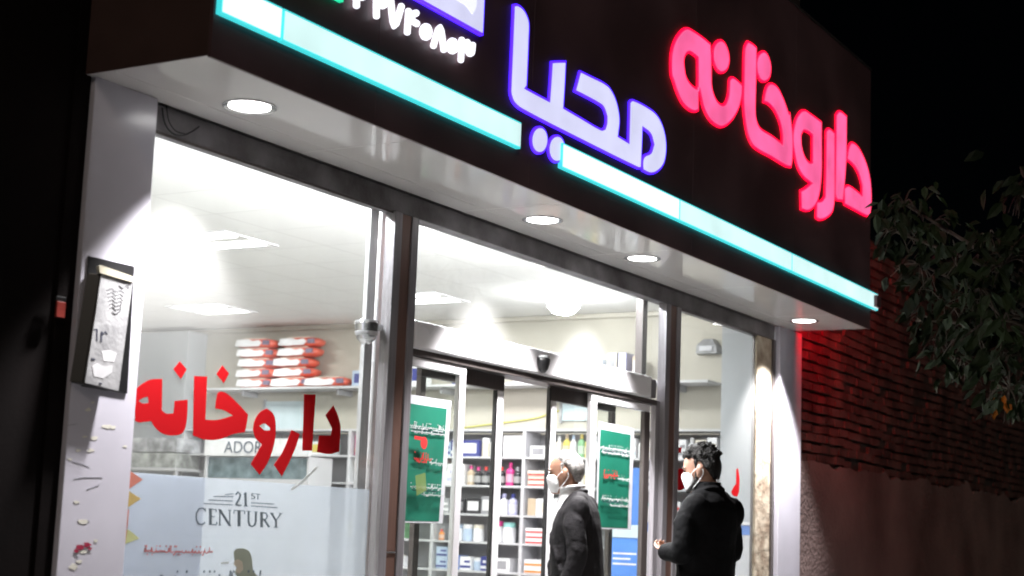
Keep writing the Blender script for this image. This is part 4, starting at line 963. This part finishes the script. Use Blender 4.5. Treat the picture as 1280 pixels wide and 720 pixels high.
# ================================================================== people
def head_rings(n=28):
    prof = [(-.012, .070, .010, .028), (.0, .083, -.010, .043), (.015, .090, -.035, .053), (.04, .092, -.058, .061), (.07, .091, -.076, .067), (.10, .086, -.090, .072), (.125, .090, -.098, .0745), (.15, .089, -.101, .0755), (.175, .078, -.098, .073), (.198, .058, -.084, .063), (.214, .03, -.058, .046), (.222, .0, -.03, .02)]
    return [ring((f+b)/2, 0, z, (f-b)/2, w, n, 2.15) for z, f, b, w in prof]
def person(name, label, pos, heading, Hs, m, pose):
    t = thing(name, label, 'person', pos); t.rotation_euler.z = heading; t.scale = (Hs*pose['slim'], Hs*pose['slim'], Hs)
    hd = Matrix.Translation((pose.get('hx', .012), 0, 1.505)) @ Matrix.Rotation(pose['hyaw'], 4, 'Z') @ Matrix.Rotation(pose['hpitch'], 4, 'Y') @ Matrix.Rotation(pose.get('hroll', 0), 4, 'X')
    # --- body: one continuous surface
    bm = B(); loft(bm, head_rings(), hd)
    # nose, brow, lips, chin
    loft(bm, [ring(.088, 0, .062, .020, .017, 12), ring(.092, 0, .072, .021, .0165, 12), ring(.087, 0, .09, .015, .011, 12), ring(.082, 0, .112, .012, .009, 12)], hd)
    for s in (-1, 1):
        ellipsoid(bm, (.078, s*.03, .126), (.014, .026, .008), hd)
        loft(bm, [ring(-.012+.006, s*.071, .060, .010, .008, 12), ring(-.012, s*.076, .075, .017, .009, 12), ring(-.016, s*.079, .10, .022, .009, 12), ring(-.018, s*.079, .115, .018, .008, 12), ring(-.016, s*.076, .124, .008, .006, 12)], hd)
    ellipsoid(bm, (.088, 0, .034), (.011, .024, .009), hd); ellipsoid(bm, (.078, 0, .004), (.016, .022, .014), hd)
    limb(bm, [(-.012, 0, 1.38), (-.006, 0, 1.47), (pose.get('hx', 0)*.5, 0, 1.53), (pose.get('hx', 0)*.7, 0, 1.56)], [.066, .060, .058, .06], 18)
    # torso core and limbs (under the clothes)
    loft(bm, [ring(-.035, 0, z, rx, ry, 20, 2.3) for z, rx, ry in ((.82, .08, .14), (.95, .08, .145), (1.1, .075, .13), (1.28, .07, .15), (1.40, .06, .14), (1.455, .045, .08))])
    for s, arm in ((1, pose['larm']), (-1, pose['rarm'])):
        sh_, elb, wr, hnd, palm = [Vector(v) for v in arm]
        limb(bm, [sh_*.85+elb*.15+Vector((-.01, 0, -.02)), (sh_+elb)/2, elb, (elb+wr)/2, wr], [.030, .038, .036, .034, .026], 12)
        d = (hnd-wr).normalized(); side = palm.cross(d).normalized()*(1 if s > 0 else -1); pn = palm.normalized()
        limb(bm, [wr, wr+d*.04, wr+d*.095], [.027, .034, .034], 14, flat=.55) if False else loft(bm, [[wr+d*a+side*(w*math.cos(k*math.pi/6))+pn*(th*math.sin(k*math.pi/6)) for k in range(12)] for a, w, th in ((-.02, .024, .02), (.02, .033, .016), (.055, .041, .015), (.092, .040, .012))])
        for k, (off, ln_) in enumerate(((-.030, .070), (-.010, .080), (.010, .075), (.030, .058))):
            b0 = wr+d*.080+side*off; cv = pose.get('curl', .55)
            p1 = b0+d*ln_*.45+pn*ln_*.12*cv; p2 = p1+(d*math.cos(cv)+pn*math.sin(cv)).normalized()*ln_*.35; p3 = p2+(d*math.cos(cv*1.9)+pn*math.sin(cv*1.9)).normalized()*ln_*.28
            limb(bm, [b0, p1, p2, p3], [.0092, .0088, .008, .007], 10)
        b0 = wr+d*.025-side*.026
        limb(bm, [b0, b0-side*.022+d*.028+pn*.010, b0-side*.026+d*.055+pn*.022, b0-side*.018+d*.075+pn*.028], [.013, .0115, .010, .008], 10)
    for s in (-1, 1): limb(bm, [(0, s*.09, .88), (pose['step']*s*.5, s*.095, .48), (pose['step']*s-.01, s*.095, .08)], [.085, .055, .038], 14)
    body = fused('body', bm, .0055, m['skin'], t, 3)
    # --- eyes and brows
    for s in (-1, 1):
        bm = B(); ellipsoid(bm, (.0795, s*.032, .106), (.010, .014, .006), hd); obj('eye', bm, M['eye'], t, smooth=True)
        bm = B(); limb(bm, [(.089, s*.014, .128), (.089, s*.032, .134), (.080, s*.05, .128)], [.004, .0045, .003], 8, mtx=hd); obj('eyebrow', bm, m['hair'], t, smooth=True)
    # --- hair: scalp shell with an uneven surface
    bm = B(); hs_ = pose['hair']
    prof = hs_['rings']
    loft(bm, [ring((f+b)/2, 0, z, (f-b)/2, w, 28, 2.1, tl) for z, f, b, w, tl in prof], hd)
    rnd = random.Random(hs_['seed'])
    for k in range(hs_['tufts']):
        a = rnd.uniform(0, 2*math.pi); u = rnd.uniform(.1, 1) ; zc = .125+.095*math.sqrt(1-u*u*.85)
        x = -.012+.085*u*math.cos(a); y = .068*u*math.sin(a)
        if x > hs_['front'] and zc < .19: continue
        ln_ = hs_['len']*rnd.uniform(.7, 1.3); nd = Vector((x*.9-.0, y*1.1, zc-.10)).normalized(); sw = Vector((rnd.uniform(-.5, .5)+hs_['sweep'], rnd.uniform(-.4, .4), 0))
        p0 = Vector((x, y, zc)); p1 = p0+nd*ln_*.6; p2 = p1+(nd*.5+sw).normalized()*ln_*.6
        limb(bm, [p0-nd*.01, p1, p2], [.011, .009, .005], 7, mtx=hd)
    for s in (-1, 1):
        limb(bm, [(.002, s*.071, .150), (.002, s*.071, .118), (.004, s*.070, hs_['burn'])], [.012, .009, .005], 8, mtx=hd)
    fused('hair', bm, .0055, m['hair'], t, 2)
    if pose.get('beard'):
        bm = B()
        for s in (-1, 1): limb(bm, [(.006, s*.068, .09), (.018, s*.063, .045), (.05, s*.05, .012), (.085, s*.015, .0)], [.008, .012, .014, .012], 10, mtx=hd)
        fused('beard', bm, .005, m['hair'], t, 2)
    # --- mask over nose and chin, with ear loops
    bm = B(); rg = []
    for z, f, hw, back in ((-.008, .090, .046, .045), (.010, .099, .057, .035), (.034, .104, .0645, .030), (.060, .110, .0675, .030), (.078, .1115, .066, .034), (.094, .101, .058, .045)):
        outer = []; inner = []
        for k in range(13):
            a = -math.pi/2+math.pi*k/12; outer.append(Vector((back+(f-back)*math.cos(a), hw*math.sin(a), z+.006*math.cos(a))))
            inner.append(Vector((back+(f-back-.006)*math.cos(a)-.002, (hw-.004)*math.sin(a), z+.006*math.cos(a))))
        rg.append(outer+inner[::-1])
    loft(bm, rg, hd); mk = obj('face_mask', bm, M['mask'], t, smooth=True)
    for s in (-1, 1):
        bm = B(); limb(bm, [(.036, s*.068, .082), (.012, s*.079, .103), (-.022, s*.083, .112), (-.036, s*.080, .085), (-.016, s*.078, .055), (.012, s*.073, .028), (.040, s*.062, .008)], [.0024]*7, 6, mtx=hd)
        obj('ear_loop', bm, M['mask'], mk, smooth=True)
    # --- jacket with sleeves and collar
    bm = B()
    if pose.get('shirt'):
        prof = ((.78, -.045, .172, .190), (.92, -.044, .166, .188), (1.06, -.042, .154, .178), (1.20, -.034, .152, .182), (1.32, -.034, .138, .184), (1.39, -.040, .118, .176), (1.435, -.050, .086, .148), (1.468, -.046, .068, .108), (1.492, -.040, .054, .078), (1.508, -.036, .045, .064))
    else:
        prof = ((.80, .0, .122, .184), (.92, .002, .128, .188), (1.06, .004, .120, .174), (1.20, .000, .124, .182), (1.32, -.008, .126, .188), (1.39, -.016, .120, .184), (1.435, -.024, .104, .155), (1.468, -.024, .084, .112), (1.492, -.018, .070, .078), (1.512, -.010, .064, .066))
    loft(bm, [ring(cx_, 0, z, rx, ry, 28, 2.3) for z, cx_, rx, ry in prof])
    for s, arm in ((1, pose['larm']), (-1, pose['rarm'])):
        sh_, elb, wr = [Vector(v) for v in arm[:3]]; e2 = elb+(wr-elb)*.08
        limb(bm, [sh_+Vector((0, -s*.035, -.005)), sh_*.65+elb*.35, elb, elb*.5+wr*.5, elb*.06+wr*.94], [.058, .064, .060, .055, .048], 18)
        ellipsoid(bm, sh_+Vector((-.005, -s*.020, -.012)), (.068, .058, .052)); limb(bm, [(sh_.x-.005, s*.02, 1.455), (sh_.x-.008, s*.09, 1.445), sh_+Vector((-.004, -s*.015, .006))], [.056, .060, .050], 14); limb(bm, [(sh_.x-.005, s*.02, 1.34), (sh_.x-.008, s*.10, 1.34), sh_+Vector((-.004, -s*.0, -.09))], [.09, .09, .064], 14); loft(bm, [ring(sh_.x, s*.02, 1.30, .09, .06, 16), ring(sh_.x, s*.08, 1.42, .085, .075, 16), ring(sh_.x-.005, s*.07, 1.455, .06, .06, 16), ring(sh_.x-.005, s*.045, 1.485, .045, .045, 16)])
        ellipsoid(bm, sh_*.6+Vector((-.045, s*.05, .55)), (.07, .07, .09))
    rnd = random.Random(4)
    for k in range(16):      # soft folds
        s = rnd.choice((-1, 1)); arm = pose['larm'] if s > 0 else pose['rarm']; a, b = Vector(arm[0]), Vector(arm[1]); f = rnd.uniform(.25, 1.0); c = a.lerp(b, f); q = rnd.uniform(0, 6.28)
        limb(bm, [c+Vector((.056*math.cos(q), .056*math.sin(q), .02)), c+Vector((.062*math.cos(q+.5), .062*math.sin(q+.5), .0)), c+Vector((.056*math.cos(q+1.1), .056*math.sin(q+1.1), -.03))], [.006, .011, .005], 8)
    for k in range(7):
        q = rnd.uniform(0, 6.28); z = rnd.uniform(.95, 1.3)
        limb(bm, [(.118*math.cos(q), .182*math.sin(q), z), (.124*math.cos(q+.25), .19*math.sin(q+.25), z-.05), (.119*math.cos(q+.4), .183*math.sin(q+.4), z-.13)], [.005, .011, .004], 8)
    jk = fused('jacket', bm, .008, m['coat'], t, 9)
    bm = B()
    for s in (-1, 1): limb(bm, [(.108, s*.046, 1.12), (.080, s*.066, 1.28), (.040, s*.080, 1.40), (-.004, s*.082, 1.470), (-.050, s*.068, 1.502), (-.080, s*.012, 1.510)], [.010, .015, .016, .014, .014, .014], 10)
    if pose.get('shirt'):
        col = fused('lapel', bm, .006, m['coat'], jk, 3)
        bm = B(); loft(bm, [ring(cx_, 0, z, rx, ry, 20) for z, cx_, rx, ry in ((.90, .075, .066, .040), (1.1, .070, .056, .040), (1.25, .052, .074, .052), (1.36, .040, .076, .064), (1.43, .022, .074, .072), (1.475, .010, .070, .069), (1.50, .006, .068, .066), (1.532, .004, .066, .064))])
        sh2 = fused('shirt', bm, .007, M['shirt'], t, 2)
        bm = B()
        for s in (-1, 1): limb(bm, [(.072, s*.012, 1.492), (.05, s*.05, 1.518), (.0, s*.069, 1.530), (-.05, s*.05, 1.536), (-.07, 0, 1.538)], [.011, .013, .011, .010, .010], 8)
        fused('shirt_collar', bm, .005, M['shirt'], sh2, 2)
    else:
        loft(bm, [ring(-.006, 0, z, rx, ry, 20) for z, rx, ry in ((1.47, .074, .082), (1.515, .072, .074), (1.545, .069, .068))])
        fused('collar', bm, .006, m['coat'], jk, 3)
    # --- trousers and shoes
    bm = B(); loft(bm, [ring(0, 0, z, rx, ry, 24, 2.3) for z, rx, ry in ((.80, .105, .165), (.90, .112, .178), (1.0, .108, .172))])
    for s in (-1, 1): limb(bm, [(0, s*.088, .90), (pose['step']*s*.25, s*.095, .70), (pose['step']*s*.5+.01, s*.097, .48), (pose['step']*s*.8, s*.097, .28), (pose['step']*s-.005, s*.097, .075)], [.102, .092, .072, .064, .062], 18)
    fused('trousers', bm, .009, M['trouser'], t, 5)
    for s in (-1, 1):
        x = pose['step']*s; bm = B(); loft(bm, [ring(x+.055, s*.097, z, rx, ry, 20, 2.4) for z, rx, ry in ((.0, .138, .047), (.02, .142, .05), (.04, .135, .048))]+[ring(x+.02, s*.097, .07, .095, .045, 20, 2.2), ring(x-.01, s*.097, .10, .055, .045, 20)])
        obj('shoe', bm, M['shoe'], t, smooth=True)
    return t
grey_hair = dict(rings=[(.050, -.060, -.092, .045, 0), (.085, -.040, -.112, .066, 0), (.11, -.012, -.119, .0795, .1), (.135, .004, -.121, .083, .14), (.16, .046, -.119, .083, .12), (.185, .066, -.104, .077, .06), (.205, .055, -.088, .065, 0), (.222, .03, -.06, .045, 0), (.230, 0, -.03, .02, 0)], tufts=70, len=.014, front=.045, sweep=-.5, burn=.085, seed=2)
dark_hair = dict(rings=[(.045, -.066, -.090, .038, 0), (.085, -.040, -.104, .063, .05), (.11, -.010, -.110, .077, .1), (.135, .004, -.112, .080, .14), (.16, .060, -.110, .080, .1), (.185, .086, -.105, .077, .06), (.210, .080, -.094, .069, 0), (.230, .060, -.075, .054, 0), (.242, .030, -.04, .03, 0)], tufts=210, len=.030, front=.10, sweep=.1, burn=.07, seed=5)
pose1 = dict(hx=.040, hyaw=R(2), hpitch=R(5), slim=.98, larm=((-.045, .172, 1.402), (-.085, .222, 1.14), (-.01, .222, .90), (.015, .212, .80), (0, -1, 0)), rarm=((-.025, -.175, 1.425), (.0, -.215, 1.15), (.09, -.20, .92), (.12, -.19, .82), (0, 1, 0)), step=.16, hair=grey_hair, shirt=True)
pose2 = dict(hx=.022, hyaw=R(21), hpitch=R(9), slim=1.03, larm=((-.015, .172, 1.400), (-.035, .235, 1.165), (.125, .185, 1.16), (.20, .13, 1.175), (.3, -.5, .6)), rarm=((-.015, -.160, 1.385), (.0, -.215, 1.165), (.14, -.06, 1.13), (.19, .0, 1.14), (.2, .6, .6)), step=.02, hair=dark_hair, beard=True, curl=1.25)
def place_at(px, py, dist):
    p = CAM+ray(px, py)*dist; return (p.x, p.y, .10)
p1 = place_at(716, 600, 8.72); p2 = place_at(884, 600, 8.4)
h1 = math.atan2(.962, -.279); h2 = math.atan2(.965, .26)
person('person', 'man with short grey hair, charcoal blazer, white shirt and white face mask', p1, h1, .955, dict(skin=M['skin'], hair=M['hair_grey'], coat=M['blazer']), pose1)
person('person', 'dark-haired man seen from behind in a black coat and white face mask', p2, h2, .975, dict(skin=M['skin_b'], hair=M['hair_dark'], coat=M['black_coat']), pose2)
print('PEOPLE', p1, p2)

# ================================================================== tree on the pavement, right
tr = thing('street_tree', 'dark leafy tree with drooping branches hanging over the pavement in front of the brick wall', 'tree', (10.2, -2.86, 0))
rnd = random.Random(21)
base = Vector((10.2, -2.86, 0)); bm = B()
fork = base+Vector((-.1, .05, 2.1))
limb(bm, [base+Vector((0, 0, -.05)), base+Vector((.03, .02, .8)), base+Vector((-.04, .05, 1.5)), fork], [.13, .10, .09, .08], 12)
tips = []
# measured clumps of foliage: (px, py, depth along y, radius)
CL = [(1130, 255, .20), (1120, 290, .16), (1165, 280, .24), (1150, 330, .25), (1195, 330, .30), (1180, 380, .28), (1225, 360, .32), (1215, 410, .30), (1255, 400, .34), (1205, 450, .20), (1245, 450, .30), (1275, 430, .3), (1262, 485, .22), (1275, 300, .22), (1278, 240, .16), (1300, 480, .3), (1320, 360, .4), (1340, 440, .4), (1350, 300, .4), (1330, 220, .4), (1255, 330, .22), (1150, 400, .12), (1170, 425, .13), (1235, 300, .12)]
cl = []
for px, py, r in CL:
    d = ray(px, py); yv = -2.2+rnd.uniform(-.35, .35); c = CAM+d*((9.8+rnd.uniform(-.4, .4)-CAM.x)/d.x); r *= .8; cl.append((c, r))
for c, r in cl:
    mid = fork.lerp(c, .5)+Vector((rnd.uniform(-.1, .1), rnd.uniform(-.15, .15), .25))
    limb(bm, [fork, fork.lerp(mid, .5)+Vector((0, 0, .1)), mid, c], [.032, .022, .015, .007], 7)
    for k in range(9):
        v = Vector((rnd.gauss(0, 1), rnd.gauss(0, 1), rnd.gauss(0, 1)-.6)).normalized(); limb(bm, [c, c+v*r*.5+Vector((0, 0, .02)), c+v*r+Vector((0, 0, -.04))], [.007, .005, .003], 5)
keep(obj('trunk', bm, M['bark'], smooth=True), tr)
def leafmesh(bm, p, d, nrm, L, w, mi=0):
    d = d.normalized(); s = d.cross(nrm).normalized(); n2 = s.cross(d)
    pts = [p, p+d*L*.3+s*w*.42+n2*.01, p+d*L*.62+s*w*.40, p+d*L-n2*L*.10, p+d*L*.62-s*w*.40, p+d*L*.3-s*w*.42+n2*.01]; mid1 = p+d*L*.32-n2*w*.10; mid2 = p+d*L*.64-n2*w*.10
    v = [bm.verts.new(q) for q in pts]; a = bm.verts.new(mid1); b = bm.verts.new(mid2)
    for f in ((v[0], v[1], a), (v[1], v[2], b, a), (v[2], v[3], b), (v[3], v[4], b), (v[4], v[5], a, b), (v[5], v[0], a)):
        fc = bm.faces.new(f); fc.material_index = mi
bm = B()
for c, r in cl:
    for k in range(int(16+560*r*r)):
        v = Vector((rnd.gauss(0, .55), rnd.gauss(0, .55), rnd.gauss(0, .5)))
        p = c+v*r
        dn = Vector((rnd.gauss(0, .6)+v.x*.5, rnd.gauss(0, .6)+v.y*.5, -.85+rnd.gauss(0, .4))); nr = Vector((rnd.gauss(-.4, .6), rnd.gauss(-.4, .6), .7))
        L = rnd.uniform(.075, .155); leafmesh(bm, p, dn, nr, L, L*rnd.uniform(.42, .56))
me = bpy.data.meshes.new('crown'); bm.to_mesh(me); bm.free(); o = link('crown', me, M['leaf']); keep(o, tr)
bm = B()
for px, py in ((1238, 500), (1243, 497), (1247, 502), (1253, 498), (1258, 502), (1256, 494), (1241, 504)):
    d = ray(px, py); p = CAM+d*((9.5-CAM.x)/d.x); leafmesh(bm, p, Vector((rnd.gauss(0, .3), rnd.gauss(0, .3), -1)), Vector((-.8, -.4, .2)), .10, .055)
keep(obj('yellowed_leaves', bm, M['leaf_yellow']), tr)
# opaque background, then leftover temporary objects are removed
sc.render.film_transparent = False
for o in [o for o in bpy.data.objects if o.name.startswith('tmp')]: bpy.data.objects.remove(o)
